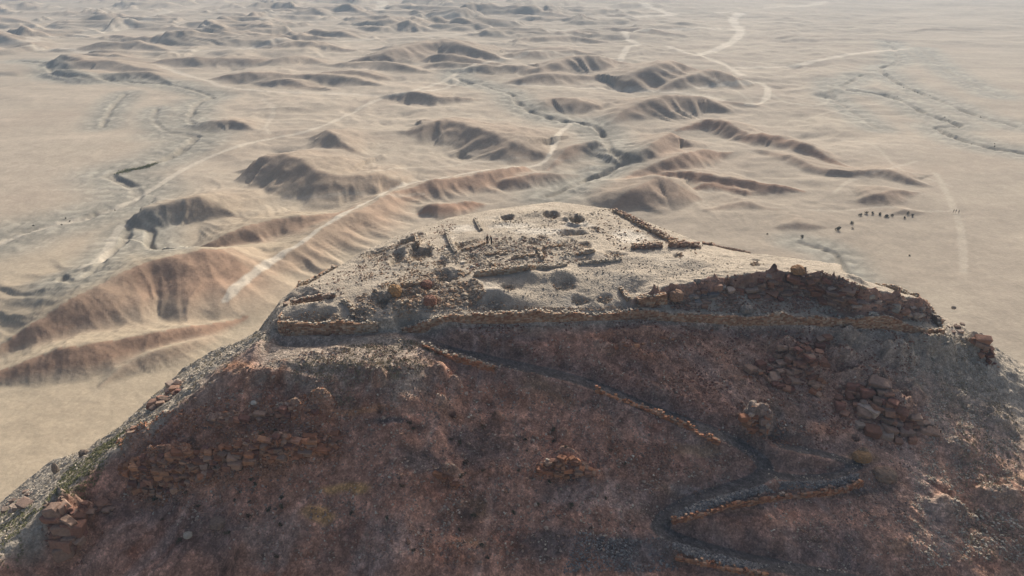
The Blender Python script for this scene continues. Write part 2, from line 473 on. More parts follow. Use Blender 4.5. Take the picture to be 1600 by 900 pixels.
# spur running down to the left: (x, crest level, y of its edge towards the camera)
SPX = np.array([(-31,-2.6,84),(-37,-6.2,80),(-42,-9.2,77.5),(-49,-13.4,74.5),(-53,-15.8,68),(-57,-18.3,60),(-66,-24,52),(-80,-33,44),(-95,-43,38),(-110,-54,34),(-126,-68,30)], float)[::-1]
_hill_loft = hill_base
def hill_base(x, y):
    h, d, th = _hill_loft(x, y)
    zc = np.interp(x, SPX[:, 0], SPX[:, 1]); yc = np.interp(x, SPX[:, 0], SPX[:, 2])
    v = y - yc
    wid = 6 + 14 * sstep(-31, -46, x) + 2.0 * np.sin(x * .21) + 1.15 * np.clip(-46 - x, 0, 40)
    v = v + 3.0 + 2.2 * gnoise(x / 9, y / 9, 161)
    e = np.sqrt(v * v + 16.0) - 4.0
    z = zc - np.where(v < 0, 1.0 * e, .12 * e + .6 * np.maximum(0, v - wid - 3))
    z = z - 1.2 * np.clip(x + 32, 0, 40)
    h = np.maximum(h, z)
    deg = np.degrees(th)
    # ground falls away below the front wall
    stp = sstep(-118, -110, deg) * (1 - sstep(-30, -16, deg)) * sstep(-.15, .15, d) * (1 - sstep(2, 26, d))
    h = h - stp * (.55 + .3 * gnoise(x / 6, y / 40, 171))
    # shelf below the corner building, with a rim that the sun reaches
    v2 = 84.6 - y
    xm = sstep(-33, -29.5, x) * (1 - sstep(-14, -4, x))
    vb = 6.6 + 1.4 * gnoise(x / 5, y / 30, 173)
    zs = np.where(v2 < vb, -3.75 - .07 * v2, -3.75 - .07 * vb - .80 * (np.sqrt((v2 - vb) ** 2 + 1) - 1))
    cut = xm * sstep(-.2, .2, v2) * (d > -.3) * (1 - sstep(3, 7, v2))
    h = h + (np.minimum(zs, h) - h) * cut
    fill = xm * sstep(1, 4, v2)
    h = h + np.maximum(0, zs - h) * fill
    return h, d, th

def spur_v(x, y):
    return y - np.interp(x, SPX[:, 0], SPX[:, 2])

def hill_h0(x, y):
    return hill_base(x, y)[0]

def P3(px, py, func=hill_h0):
    """photo pixels -> points on the hill (n,3)"""
    return march(px, py, func, 45, 220, 420)

def ell(px, py, rx, ry, slope=False):
    """an ellipse seen in the photo -> centre and radii on the hill top (level ground) or on the slope"""
    p = P3([px], [py])[0]
    t = np.linalg.norm(p - np.array([0, 0, CAM_Z]))
    pit = math.asin((CAM_Z - p[2]) / t)
    k = t / FPX * 0.985
    if slope:      # ground falling about 39 deg towards the camera
        b = ry * k / math.sin(pit + math.radians(38)) * math.cos(math.radians(38))
    else:
        b = ry * k / math.sin(pit)
    return p[0], p[1], rx * k, b

# crest of the rocky right-hand rim (photo px, level)
RIM = [(965,474,-1.7),(1000,462,-1.0),(1050,446,-0.2),(1100,437,.2),(1160,429,.4),(1220,424,.6),(1280,427,.5),(1320,439,0),(1360,450,-.8),(1410,460,-2.2),(1450,474,-4.2),(1475,490,-6.2)]
_r = spline(RIM, 12)
RIMW = np.array([(*at_z(a, b, c), c) for a, b, c in _r])
RIMA = arc(RIMW)

# pits dug into the top: px, py, rx, ry, depth
PITS = [(635,380,20,11,1.7),(620,406,12,12,1.3),(656,398,19,11,1.5),(584,396,16,11,.9),(688,413,13,7,.7),(697,436,18,9,1.2),
        (478,470,36,8,1.7),(506,497,14,9,1.3),(792,342,11,6,1.4),(862,339,14,6,1.4),(901,346,11,7,2.6),(892,364,24,5,1.3),
        (720,385,9,6,.9),(737,405,15,7,.9),(786,392,10,5,.7),(845,396,9,7,1.0),(915,384,10,6,.7),(880,446,20,7,.5),(792,450,13,7,.5),
        (738,476,17,7,.7),(772,476,19,7,.7),(930,358,8,4,.7),(848,372,9,4,.5),(600,470,12,9,.9),(640,462,26,7,.9),(672,448,18,7,1.0),
        (835,380,9,4,.6),(1180,413,8,3,.5),(1060,400,10,4,.5),(905,470,14,5,.6),(945,468,14,5,.6),(960,398,16,5,.6),(560,492,14,7,.6),(1345,452,12,4,.8),(1440,468,10,5,.8)]
PITW = [(*ell(a, b, c, d), e) for a, b, c, d, e in PITS]
# spoil heaps and humps on the top
HEAPS = [(800,470,40,9,.9),(770,462,24,7,.8),(830,432,26,7,.8),(880,430,30,7,.9),(470,455,50,7,.7),(470,485,40,8,.7),(640,392,30,12,.8),(655,370,25,6,.6),
         (610,395,10,6,.6),(700,425,22,8,.6),(740,445,12,8,.6),(930,400,40,8,.7),(1090,412,40,8,.5),(860,335,60,6,.7),(1000,440,40,10,.6),(1330,460,22,6,.7)]
HEAPW = [(*ell(a, b, c, d), e) for a, b, c, d, e in HEAPS]
# knolls on the near slope whose tops catch the sun
KNOLLS = [(500,628,20,16,1.2),(592,590,16,16,.9),(690,585,22,14,.8),(712,605,16,12,.7),(690,636,12,9,.6),(776,655,10,9,.7),
          (828,580,22,11,1.5),(880,682,14,18,.7),(884,712,22,8,1.0),(1350,600,40,22,1.4),(1320,560,26,14,1.0),(1400,560,30,20,1.2),(1330,525,26,10,.8),(1460,545,40,16,1.0),
          (1180,660,28,18,1.6),(1260,570,34,24,1.1),(1230,545,30,12,.9),(1390,640,40,26,1.5),(1345,712,18,9,.8),(260,735,60,22,1.5),(420,700,70,18,1.1),(215,690,26,20,.8),
          (105,815,28,38,1.8),(450,640,40,10,.7),(350,655,30,9,.5),(960,545,50,10,.5),(1000,525,60,7,.5),(1530,545,22,22,1.2),(705,745,20,12,.8),(885,734,44,14,1.0),(1430,620,22,16,.9),
          (1560,660,26,20,.8),(1500,700,30,18,.7),(1480,800,34,18,.8),(1560,780,40,18,.8)]
KNOLLW = [(*ell(a, b, c, d, True), e) for a, b, c, d, e in KNOLLS]
HOLES = [(594,637,6,3.5,1.1),(705,648,7,3.5,1.2),(1336,686,6,5,1.6),(1204,677,6,6,1.6),(1113,478,0,0,0),(1087,455,5,4,1.2)]
HOLEW = [(*ell(a, b, c, d, True), e) for a, b, c, d, e in HOLES if c]

PATCH = [(540,762,40,9,(.52,.32,.13),.8),(494,800,26,14,(.52,.31,.13),.8),(560,640,60,7,(.48,.25,.13),.7),(1085,702,48,12,(.48,.31,.18),.7),(1345,714,28,10,(.48,.29,.13),.6),
         (885,735,54,18,(.42,.19,.10),.8),(350,722,170,38,(.40,.21,.125),.75),(470,652,90,12,(.42,.20,.12),.7),(230,680,50,40,(.36,.17,.12),.5),(830,625,50,22,(.40,.21,.13),.6),(1000,530,120,16,(.42,.22,.14),.5),
         (1090,625,60,20,(.36,.19,.13),.5),(1000,700,70,18,(.38,.19,.12),.6),(700,650,60,10,(.44,.23,.14),.5),(1250,560,70,40,(.34,.18,.13),.5),(1380,640,80,50,(.34,.19,.14),.5),(1100,795,90,9,(.46,.24,.13),.6),(1290,768,60,8,(.46,.24,.13),.6),(1100,880,80,9,(.42,.22,.13),.6),
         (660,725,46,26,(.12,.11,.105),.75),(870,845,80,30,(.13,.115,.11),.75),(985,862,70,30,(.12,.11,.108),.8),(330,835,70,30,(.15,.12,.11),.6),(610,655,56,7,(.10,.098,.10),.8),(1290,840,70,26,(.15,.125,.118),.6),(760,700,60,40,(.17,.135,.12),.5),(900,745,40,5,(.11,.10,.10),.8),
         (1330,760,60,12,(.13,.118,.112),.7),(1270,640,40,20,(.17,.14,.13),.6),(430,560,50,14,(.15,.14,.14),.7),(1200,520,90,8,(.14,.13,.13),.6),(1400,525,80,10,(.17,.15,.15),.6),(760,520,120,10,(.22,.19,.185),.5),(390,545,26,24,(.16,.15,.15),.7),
         (950,772,90,30,(.44,.31,.25),.7),(610,850,50,44,(.42,.31,.26),.6),(430,840,60,40,(.40,.30,.245),.5),(1440,760,16,120,(.46,.36,.30),.6),(1470,650,16,70,(.46,.37,.31),.6),(1080,760,60,8,(.42,.31,.26),.7)]
PATCHW = [(*ell(a, b, c_, d_, True), col_, st_) for a, b, c_, d_, col_, st_ in PATCH]
FLOORS = [(842,361,55,7),(722,357,24,9),(985,369,30,14),(905,352,30,6),(700,372,12,8),(1200,405,50,8),(800,352,40,5)]
FLOORW = [ell(*q) for q in FLOORS]
PATH = [(636,518),(662,531),(700,545),(760,560),(820,572),(880,586),(930,601),(985,624),(1040,646),(1090,664),(1130,678),(1165,698),(1190,718),(1199,735),(1180,750),(1140,762),(1090,778),(1055,795),(1036,808),(1030,822),(1048,838),(1090,852),(1140,866),(1200,880),(1290,897),(1360,912)]
PATH2 = [(1199,738),(1240,746),(1290,745),(1325,738),(1338,728),(1318,716),(1280,706),(1240,700),(1215,692)]
def path_world(pts, width):
    P = spline(pts, 9)
    W = P3(P[:, 0], P[:, 1])
    z = W[:, 2].copy()
    for _ in range(14):
        z[1:-1] = .25 * z[:-2] + .5 * z[1:-1] + .25 * z[2:]
    W[:, 2] = z
    return W
PWS = [(path_world(PATH, 2.3), 2.3), (path_world(PATH2, 1.5), 1.5)]
BERM = P3(*zip(*spline([(425,585),(455,566),(500,550),(550,538),(600,528),(640,534),(690,552),(740,565),(790,577)], 8)))

def front_mask(th, x, y):
    """1 where the hillside faces the camera"""
    d = np.degrees(th)
    lf = np.where(x < -31, 1 - sstep(-3.5, 3.0, spur_v(x, y) + 4.5 + 5 * gnoise(x / 7, y / 7, 151) + 2 * gnoise(x / 2, y / 2, 152)), 1)
    return lf * sstep(-178, -170, d) * (1 - sstep(-30, -14, d)) * (y < HC[1])

def hill_full(x, y, colour=True):
    h, d, th = hill_base(x, y)
    inside = 1 - sstep(-1.2, .3, d)
    outside = sstep(0, 3, d)
    deg = np.degrees(th)
    fr = front_mask(th, x, y)
    rimf = np.zeros(x.shape)
    # rocky rim on the right
    dd, s, nx, ny, sel = poly_dist(x, y, RIMW, 16)
    if len(sel):
        z = np.interp(s[sel], RIMA, RIMW[:, 2]); f = sstep(-.1, .1, (ny[sel] - y[sel]) / (dd[sel] + 1e-6))
        e = np.minimum(s[sel], RIMA[-1] - s[sel]); 
        k = np.where(f > .5, 2.0, .16)
        jag = 1.1 * fbm(x[sel] / 2.6, y[sel] / 1.4, 3, 133) * sstep(-.5, 1, 3 - dd[sel])
        q_ = dd[sel] + .5 * gnoise(s[sel] / 2.2, dd[sel] / 3, 135) + .25 * gnoise(x[sel] / .8, y[sel] / .8, 136)
        stair = np.floor(q_ / .85) * 1.75 + sstep(.52, .95, (q_ / .85) % 1.0) * 1.75
        rz = z - np.where(f > .5, .35 * dd[sel] * k + .65 * stair, dd[sel] * k) + jag * (.35 + .65 * f)
        m = inside[sel] * sstep(-.5, 4, e)
        hs = h[sel]
        h[sel] = hs + m * np.maximum(0, rz - hs)
        rimf[sel] = m * f * sstep(-.1, .4, rz - hs)
    for cx, cy, a, b, dz in HEAPW:
        q = ((x - cx) / a) ** 2 + ((y - cy) / b) ** 2
        h = h + dz * np.exp(-q * 1.3) * inside
    warp1 = .42 * gnoise(x / 1.5, y / 1.5, 141) + .2 * gnoise(x / .6, y / .6, 142); 
    pitm = np.zeros(x.shape)
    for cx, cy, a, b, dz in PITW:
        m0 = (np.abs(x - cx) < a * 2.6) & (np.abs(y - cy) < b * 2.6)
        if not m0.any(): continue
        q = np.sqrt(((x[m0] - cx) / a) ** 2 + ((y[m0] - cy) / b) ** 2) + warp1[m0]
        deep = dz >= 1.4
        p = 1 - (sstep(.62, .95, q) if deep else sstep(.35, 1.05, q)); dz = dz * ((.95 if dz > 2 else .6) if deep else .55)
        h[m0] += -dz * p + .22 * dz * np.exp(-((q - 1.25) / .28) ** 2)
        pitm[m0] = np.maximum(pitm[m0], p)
    # slope relief
    shf0 = sstep(-33, -30, x) * (1 - sstep(-14, -6, x)) * sstep(.3, 2, 84.6 - y) * (1 - sstep(7, 9, 84.6 - y))
    sl = outside * (1 - .75 * shf0) * (.45 + .55 * (1 - sstep(60, 110, d)))
    n1 = fbm(x / 15, y / 15, 3, 101); n2 = fbm(x / 5.2, y / 3.6, 4, 103); n3 = fbm(x / 1.3, y / 1.0, 3, 105); n4 = fbm(x / .55, y / .5, 2, 107)
    rough = np.clip(.5 + 1.2 * fbm(x / 9, y / 7, 3, 109), .15, 1.2)
    sl2 = sl * (.35 + .65 * fr)
    h = h + sl2 * (1.2 * n1 + .55 * n2) + sl * .34 * rough * n3 + .10 * n4 * (.6 + .6 * rough) * (1 - .8 * inside) + inside * (.30 * n2 + .12 * n3 * (.4 + rough))
    fl = (1 - fr) * outside
    h = h + fl * (.2 * n2 + .22 * n3 + .1 * n4)
    rill = np.abs(gnoise(deg * .55 + .6 * n1, d * .03, 111))
    h = h - sl * .22 * np.clip(1 - rill * 4, 0, 1) * np.clip(.5 + 2 * n1, 0, 1)
    # bedrock benches
    st = h + 1.6 * n1 + .12 * x
    bench = np.clip(np.sin(st * 1.25 + .8 * n2), 0, 1) ** 3
    h = h + sl * fr * .55 * bench * np.clip(1.3 * fbm(x / 14, y / 9, 2, 113) + .4, 0, 1)
    kn = np.zeros(x.shape)
    for cx, cy, a, b, dz in KNOLLW:
        m0 = (np.abs(x - cx) < a * 2.2) & (np.abs(y - cy) < b * 2.4)
        if not m0.any(): continue
        q = np.sqrt(((x[m0] - cx) / a) ** 2 + ((y[m0] - cy) / b) ** 2) + warp1[m0] * .7
        g = 1.55 * dz * (1 - sstep(.25, 1.15, q))
        h[m0] += g * (1 + .3 * n3[m0]); kn[m0] = np.maximum(kn[m0], 1 - sstep(.4, 1.2, q))
    bd, bs, _, _, bsel = poly_dist(x, y, BERM, 4)
    if len(bsel): h[bsel] += .3 * np.exp(-(bd[bsel] / 1.1) ** 2) * (1 + .6 * n3[bsel])
    for cx, cy, a, b, dz in HOLEW:
        q = np.sqrt(((x - cx) / a) ** 2 + ((y - cy) / b) ** 2)
        h = h - dz * (1 - sstep(.6, 1.05, q))
    pm = np.zeros(x.shape); gr = np.zeros(x.shape)
    for W, w in PWS:
        dd, s, nx, ny, sel = poly_dist(x, y, W, 6)
        if not len(sel): continue
        A = arc(W); zc = np.interp(s[sel], A, W[:, 2]); ds = dd[sel]
        m = 1 - sstep(w * .5, w * .5 + 1.1, ds)
        h[sel] = h[sel] * (1 - m) + (zc + .05 * n3[sel] - .12) * m
        pm[sel] = np.maximum(pm[sel], 1 - sstep(w * .40, w * .52, ds + .15 * n3[sel]))
        gr[sel] = np.maximum(gr[sel], (1 - sstep(1.2, 4.5, ds)) )
    if not colour: return h
    def c(*v): return np.array(v)[None, :]
    big = fbm(x / 24, y / 16, 4, 121)[:, None]; mid = fbm(x / 6, y / 4.4, 4, 123)[:, None]; sm = fbm(x / 1.4, y / 1.2, 3, 125)[:, None]
    pale = c(.43, .365, .285) * (1 + .10 * big + .13 * mid + .10 * sm)
    white = np.clip(fbm(x / 7, y / 7, 3, 127) * 2 - .35, 0, 1)[:, None] * inside[:, None]
    pale = pale + (c(.53, .47, .385) - pale) * white * .6
    flank = c(.40, .345, .272) * (1 + .1 * big + .22 * mid + .22 * sm)
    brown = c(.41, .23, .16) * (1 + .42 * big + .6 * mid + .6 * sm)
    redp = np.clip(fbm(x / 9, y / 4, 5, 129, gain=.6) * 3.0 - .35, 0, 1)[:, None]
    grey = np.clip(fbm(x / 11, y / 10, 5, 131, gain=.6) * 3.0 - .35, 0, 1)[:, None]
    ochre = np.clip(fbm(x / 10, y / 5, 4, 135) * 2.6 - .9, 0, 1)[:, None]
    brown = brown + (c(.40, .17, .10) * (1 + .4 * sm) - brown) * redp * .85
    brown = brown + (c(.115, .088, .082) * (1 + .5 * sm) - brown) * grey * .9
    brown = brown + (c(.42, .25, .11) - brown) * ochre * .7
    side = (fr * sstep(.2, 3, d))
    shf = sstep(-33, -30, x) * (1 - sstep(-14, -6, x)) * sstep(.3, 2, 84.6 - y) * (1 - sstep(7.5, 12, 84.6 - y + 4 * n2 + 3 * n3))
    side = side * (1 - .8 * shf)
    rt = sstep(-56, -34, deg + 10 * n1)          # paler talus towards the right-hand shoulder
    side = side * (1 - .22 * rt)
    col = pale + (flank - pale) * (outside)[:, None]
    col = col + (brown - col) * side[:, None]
    col = col + (brown * .95 - col) * (rimf * .85)[:, None]
    tal = np.clip(fbm(deg * .42, d * .045, 4, 137) * 2.6 - .3, 0, 1)[:, None]
    col = col + (c(.47, .345, .28) - col) * tal * (.55 * side)[:, None]
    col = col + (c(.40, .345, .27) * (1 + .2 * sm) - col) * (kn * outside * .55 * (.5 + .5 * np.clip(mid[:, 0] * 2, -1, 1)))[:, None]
    wv = .5 * n2 + .35 * n3
    bm_ = bench * np.clip(1.3 * fbm(x / 14, y / 9, 2, 113) + .4, 0, 1) * side * sstep(-.1, .35, fbm(x / 6, y / 3, 3, 115))
    col = col + (c(.44, .205, .115) * (1 + .5 * sm) - col) * (.8 * bm_)[:, None]
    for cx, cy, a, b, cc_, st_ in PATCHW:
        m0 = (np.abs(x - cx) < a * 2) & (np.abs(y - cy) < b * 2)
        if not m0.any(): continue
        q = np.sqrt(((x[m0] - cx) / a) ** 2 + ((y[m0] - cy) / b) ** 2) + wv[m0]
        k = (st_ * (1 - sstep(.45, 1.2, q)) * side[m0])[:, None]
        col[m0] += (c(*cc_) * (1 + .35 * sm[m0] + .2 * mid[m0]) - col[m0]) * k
    for cx, cy, a, b in FLOORW:
        q = np.sqrt(((x - cx) / a) ** 2 + ((y - cy) / b) ** 2) + wv
        col = col + (c(.60, .54, .45) * (1 + .2 * sm) - col) * (.8 * (1 - sstep(.5, 1.1, q)) * inside)[:, None]
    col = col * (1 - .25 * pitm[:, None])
    low = sstep(-40, -62, h)[:, None]
    col = col + (c(.335, .28, .215) * (1 + .1 * mid + .08 * sm) - col) * low * (1 - fr[:, None])
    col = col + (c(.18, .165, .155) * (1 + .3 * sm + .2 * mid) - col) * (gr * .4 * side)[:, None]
    pcol = c(.11, .102, .098) * (1 + .10 * sm)
    col = col + (pcol - col) * (pm * sstep(.3, .9, side) * .95)[:, None]
    col = np.concatenate([np.clip(col, .02, .9), (1 - .62 * inside - .3 * (1 - fr) * outside)[:, None]], 1)
    return h, col, pm * outside, inside, fr * outside, kn

# ------------------------------------------------------------------ materials
def new_mat(name):
    m = bpy.data.materials.new(name)
    m.use_nodes = True
    nt = m.node_tree
    b = nt.nodes['Principled BSDF']
    b.inputs['Roughness'].default_value = .95
    b.inputs['Specular IOR Level'].default_value = .12
    return m, nt, b

def math_node(nt, op, a, b_):
    n = nt.nodes.new('ShaderNodeMath'); n.operation = op
    for i, v in enumerate((a, b_)):
        if isinstance(v, (int, float)): n.inputs[i].default_value = v
        else: nt.links.new(v, n.inputs[i])
    return n.outputs[0]

def ground_mat(name, s1, s2, bump, amt=.5, con=1.0, speck=.3):
    m, nt, b = new_mat(name)
    L = nt.links.new
    at = nt.nodes.new('ShaderNodeAttribute'); at.attribute_name = 'Col'
    tc = nt.nodes.new('ShaderNodeTexCoord')
    def noise(sc, det, rough=.6):
        n = nt.nodes.new('ShaderNodeTexNoise'); n.inputs['Scale'].default_value = sc
        n.inputs['Detail'].default_value = det; n.inputs['Roughness'].default_value = rough
        L(tc.outputs['Object'], n.inputs['Vector']); return n.outputs['Fac']
    n1 = noise(s1, 5, .65); n2 = noise(s2, 4, .7)
    v = nt.nodes.new('ShaderNodeTexVoronoi'); v.inputs['Scale'].default_value = s2 * .8; v.inputs['Randomness'].default_value = 1
    L(tc.outputs['Object'], v.inputs['Vector'])
    f = math_node(nt, 'ADD', math_node(nt, 'MULTIPLY', n1, amt), math_node(nt, 'MULTIPLY', n2, amt))
    f = math_node(nt, 'ADD', math_node(nt, 'MULTIPLY', f, con), (1 - amt) - (con - 1) * amt)
    for k_, sc_ in enumerate((s2 * .5, s2 * 1.3)):
        vv = nt.nodes.new('ShaderNodeTexVoronoi'); vv.inputs['Scale'].default_value = sc_; L(tc.outputs['Object'], vv.inputs['Vector'])
        sp = nt.nodes.new('ShaderNodeSeparateColor'); L(vv.outputs['Color'], sp.inputs[0])
        q = math_node(nt, 'POWER', sp.outputs[k_], 2.0)
        f = math_node(nt, 'MULTIPLY', f, math_node(nt, 'ADD', math_node(nt, 'MULTIPLY', q, speck), 1 - speck * .34))
    f = math_node(nt, 'ADD', math_node(nt, 'MULTIPLY', math_node(nt, 'SUBTRACT', f, 1.0), at.outputs['Alpha']), 1.0)
    mx = nt.nodes.new('ShaderNodeMix'); mx.data_type = 'RGBA'; mx.blend_type = 'MULTIPLY'; mx.inputs[0].default_value = 1
    cc = nt.nodes.new('ShaderNodeCombineColor')
    for i in range(3): L(f, cc.inputs[i])
    L(at.outputs['Color'], mx.inputs[6]); L(cc.outputs[0], mx.inputs[7])
    L(mx.outputs[2], b.inputs['Base Color'])
    bp = nt.nodes.new('ShaderNodeBump'); bp.inputs['Strength'].default_value = 1; bp.inputs['Distance'].default_value = bump
    hgt = math_node(nt, 'ADD', n2, math_node(nt, 'MULTIPLY', v.outputs['Distance'], -.5))
    L(hgt, bp.inputs['Height']); L(bp.outputs[0], b.inputs['Normal'])
    return m
M_DESERT = ground_mat('desert_earth', .12, .9, .09, .3, 1.3, .09)
M_HILL = ground_mat('hill_earth', .8, 4.5, .16, .55, 2.3, .5)

# ------------------------------------------------------------------ terrain meshes
def grid_mesh(names, X, Y, Z, C, lab, mat, keep=None):
    """X,Y,Z (n,m) -> one object per value of the face label array lab (n-1,m-1); shared shading normals"""
    n, m = X.shape
    V = np.stack([X, Y, Z], -1).reshape(-1, 3)
    a = V.reshape(n, m, 3)
    du = np.empty_like(a); dv = np.empty_like(a)
    du[1:-1] = a[2:] - a[:-2]; du[0] = a[1] - a[0]; du[-1] = a[-1] - a[-2]
    dv[:, 1:-1] = a[:, 2:] - a[:, :-2]; dv[:, 0] = a[:, 1] - a[:, 0]; dv[:, -1] = a[:, -1] - a[:, -2]
    N = np.cross(dv, du).reshape(-1, 3)
    N /= np.linalg.norm(N, axis=1)[:, None] + 1e-12
    flip = N[:, 2].mean() < 0
    if flip: N = -N
    idx = np.arange(n * m).reshape(n, m)
    F = np.stack([idx[:-1, :-1], idx[:-1, 1:], idx[1:, 1:], idx[1:, :-1]], -1).reshape(-1, 4)
    e1 = V[F[0, 1]] - V[F[0, 0]]; e2 = V[F[0, 3]] - V[F[0, 0]]
    if np.cross(e1, e2)[2] < 0: F = F[:, ::-1]
    lab = lab.reshape(-1)
    kf = np.ones(len(F), bool) if keep is None else keep.reshape(-1)
    out = {}
    for val, nm in names.items():
        f = F[(lab == val) & kf]
        if len(f) == 0: continue
        u, inv = np.unique(f, return_inverse=True)
        inv = inv.reshape(-1, 4)
        me = bpy.data.meshes.new(nm)
        me.vertices.add(len(u)); me.vertices.foreach_set('co', V[u].astype(np.float32).ravel())
        me.loops.add(len(inv) * 4); me.loops.foreach_set('vertex_index', inv.astype(np.int32).ravel())
        me.polygons.add(len(inv)); me.polygons.foreach_set('loop_start', np.arange(0, len(inv) * 4, 4, dtype=np.int32))
        me.update(calc_edges=True)
        ca = me.attributes.new('Col', 'FLOAT_COLOR', 'POINT')
        ca.data.foreach_set('color', (C[u] if C.shape[1] == 4 else np.concatenate([C[u], np.ones((len(u), 1))], 1)).astype(np.float32).ravel())
        me.normals_split_custom_set_from_vertices(N[u].astype(np.float32))
        me.materials.append(mat)
        o = bpy.data.objects.new(nm, me); COL.objects.link(o)
        o['kind'] = 'structure'
        out[val] = o
    return out

# desert: rings and spokes about the foot of the viewpoint, finer where things are nearer
r_list = [6.0]
while r_list[-1] < 7000:
    r = r_list[-1]
    r_list.append(r + max(.9 if r > 100 else 4, r * (.0046 if r < 1500 else .012)))
r_arr = np.array(r_list)
a_f = np.arange(-40, 40.01, .125)
a_all = np.radians(np.concatenate([np.arange(-180, -40, 4.0), a_f, np.arange(44, 180.1, 4.0)]))
RR, AA = np.meshgrid(r_arr, a_all, indexing='ij')
DX = RR * np.sin(AA); DY = RR * np.cos(AA)
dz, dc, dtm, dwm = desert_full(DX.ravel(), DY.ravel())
hh = hill_h0(DX.ravel(), DY.ravel())
# under the hill the desert sheet lies deeper than the hillside
dz_vis = dz.copy()
dz = dz - np.clip((hh - dz) - 0.3, 0, 6)
sh = (len(r_arr), len(a_all))
flab = np.zeros((sh[0] - 1, sh[1] - 1), int)
fm = dtm.reshape(sh); fm = .25 * (fm[1:, 1:] + fm[:-1, 1:] + fm[1:, :-1] + fm[:-1, :-1])
wmf = dwm.reshape(sh); wmf = .25 * (wmf[1:, 1:] + wmf[:-1, 1:] + wmf[1:, :-1] + wmf[:-1, :-1])
flab[wmf > .5] = 2
flab[fm > .4] = 1
D_OBJ = grid_mesh({0: 'desert_ground', 1: 'dirt_track', 2: 'wadi_bed'}, DX, DY, dz.reshape(sh), dc, flab, M_DESERT)

# hill: a finer grid
def axis(segs):
    out = [segs[0][0]]
    for a, b, st in segs:
        n = max(1, int(round((b - a) / st)))
        out += list(a + (b - a) * (np.arange(n) + 1) / n)
    return np.array(out)
gx = axis([(-150, -100, 1.5), (-100, -78, .4), (-78, 82, .22), (82, 100, .5), (100, 150, 1.8)])
gy = axis([(-5, 48, 1.2), (48, 112, .21), (112, 135, .34), (135, 150, .8), (150, 215, 2.0)])
GY, GX = np.meshgrid(gy, gx, indexing='ij')
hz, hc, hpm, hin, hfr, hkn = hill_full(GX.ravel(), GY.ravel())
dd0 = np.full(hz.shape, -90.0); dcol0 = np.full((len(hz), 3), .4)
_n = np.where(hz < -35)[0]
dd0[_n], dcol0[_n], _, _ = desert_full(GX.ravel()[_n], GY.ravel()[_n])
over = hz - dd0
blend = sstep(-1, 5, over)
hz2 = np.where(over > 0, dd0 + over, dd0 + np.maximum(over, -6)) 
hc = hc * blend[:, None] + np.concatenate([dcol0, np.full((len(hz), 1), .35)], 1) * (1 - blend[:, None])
sh2 = GX.shape
ov = over.reshape(sh2)
keep = np.maximum.reduce([ov[1:, 1:], ov[:-1, 1:], ov[1:, :-1], ov[:-1, :-1]]) > -4
pf = hpm.reshape(sh2); pf = .25 * (pf[1:, 1:] + pf[:-1, 1:] + pf[1:, :-1] + pf[:-1, :-1])
hl = np.zeros(pf.shape, int); hl[pf > .5] = 1
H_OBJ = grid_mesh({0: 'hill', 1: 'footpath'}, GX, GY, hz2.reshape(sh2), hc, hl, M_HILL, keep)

HZ = hz2.reshape(sh2)
def ground(x, y):
    """height of the hill mesh (bilinear)"""
    x = np.asarray(x, float); y = np.asarray(y, float)
    i = np.clip(np.searchsorted(gx, x) - 1, 0, len(gx) - 2); j = np.clip(np.searchsorted(gy, y) - 1, 0, len(gy) - 2)
    u = np.clip((x - gx[i]) / (gx[i + 1] - gx[i]), 0, 1); v = np.clip((y - gy[j]) / (gy[j + 1] - gy[j]), 0, 1)
    return (HZ[j, i] * (1 - u) + HZ[j, i + 1] * u) * (1 - v) + (HZ[j + 1, i] * (1 - u) + HZ[j + 1, i + 1] * u) * v
def G3(px, py):
    """photo pixels -> points on the finished hill"""
    return march(px, py, ground, 45, 220, 420)
# ------------------------------------------------------------------ stone kit
def rock_mat(name, use_obj):
    m, nt, b = new_mat(name)
    L = nt.links.new
    if use_obj:
        oi = nt.nodes.new('ShaderNodeObjectInfo'); src = oi.outputs['Color']
    else:
        at = nt.nodes.new('ShaderNodeAttribute'); at.attribute_name = 'Col'; src = at.outputs['Color']
    tc = nt.nodes.new('ShaderNodeTexCoord')
    n = nt.nodes.new('ShaderNodeTexNoise'); n.inputs['Scale'].default_value = 3.5; n.inputs['Detail'].default_value = 6
    geo = nt.nodes.new('ShaderNodeNewGeometry')
    L(geo.outputs['Position'], n.inputs['Vector'])
    f = math_node(nt, 'ADD', math_node(nt, 'MULTIPLY', n.outputs['Fac'], .9), .55)
    cc = nt.nodes.new('ShaderNodeCombineColor')
    for i in range(3): L(f, cc.inputs[i])
    mx = nt.nodes.new('ShaderNodeMix'); mx.data_type = 'RGBA'; mx.blend_type = 'MULTIPLY'; mx.inputs[0].default_value = 1
    L(src, mx.inputs[6]); L(cc.outputs[0], mx.inputs[7]); L(mx.outputs[2], b.inputs['Base Color'])
    bp = nt.nodes.new('ShaderNodeBump'); bp.inputs['Distance'].default_value = .06
    n2 = nt.nodes.new('ShaderNodeTexNoise'); n2.inputs['Scale'].default_value = 9; n2.inputs['Detail'].default_value = 5
    L(geo.outputs['Position'], n2.inputs['Vector']); L(n2.outputs['Fac'], bp.inputs['Height']); L(bp.outputs[0], b.inputs['Normal'])
    return m
M_STUFF = rock_mat('rubble_stone', False)
M_ROCK = rock_mat('weathered_rock', True)

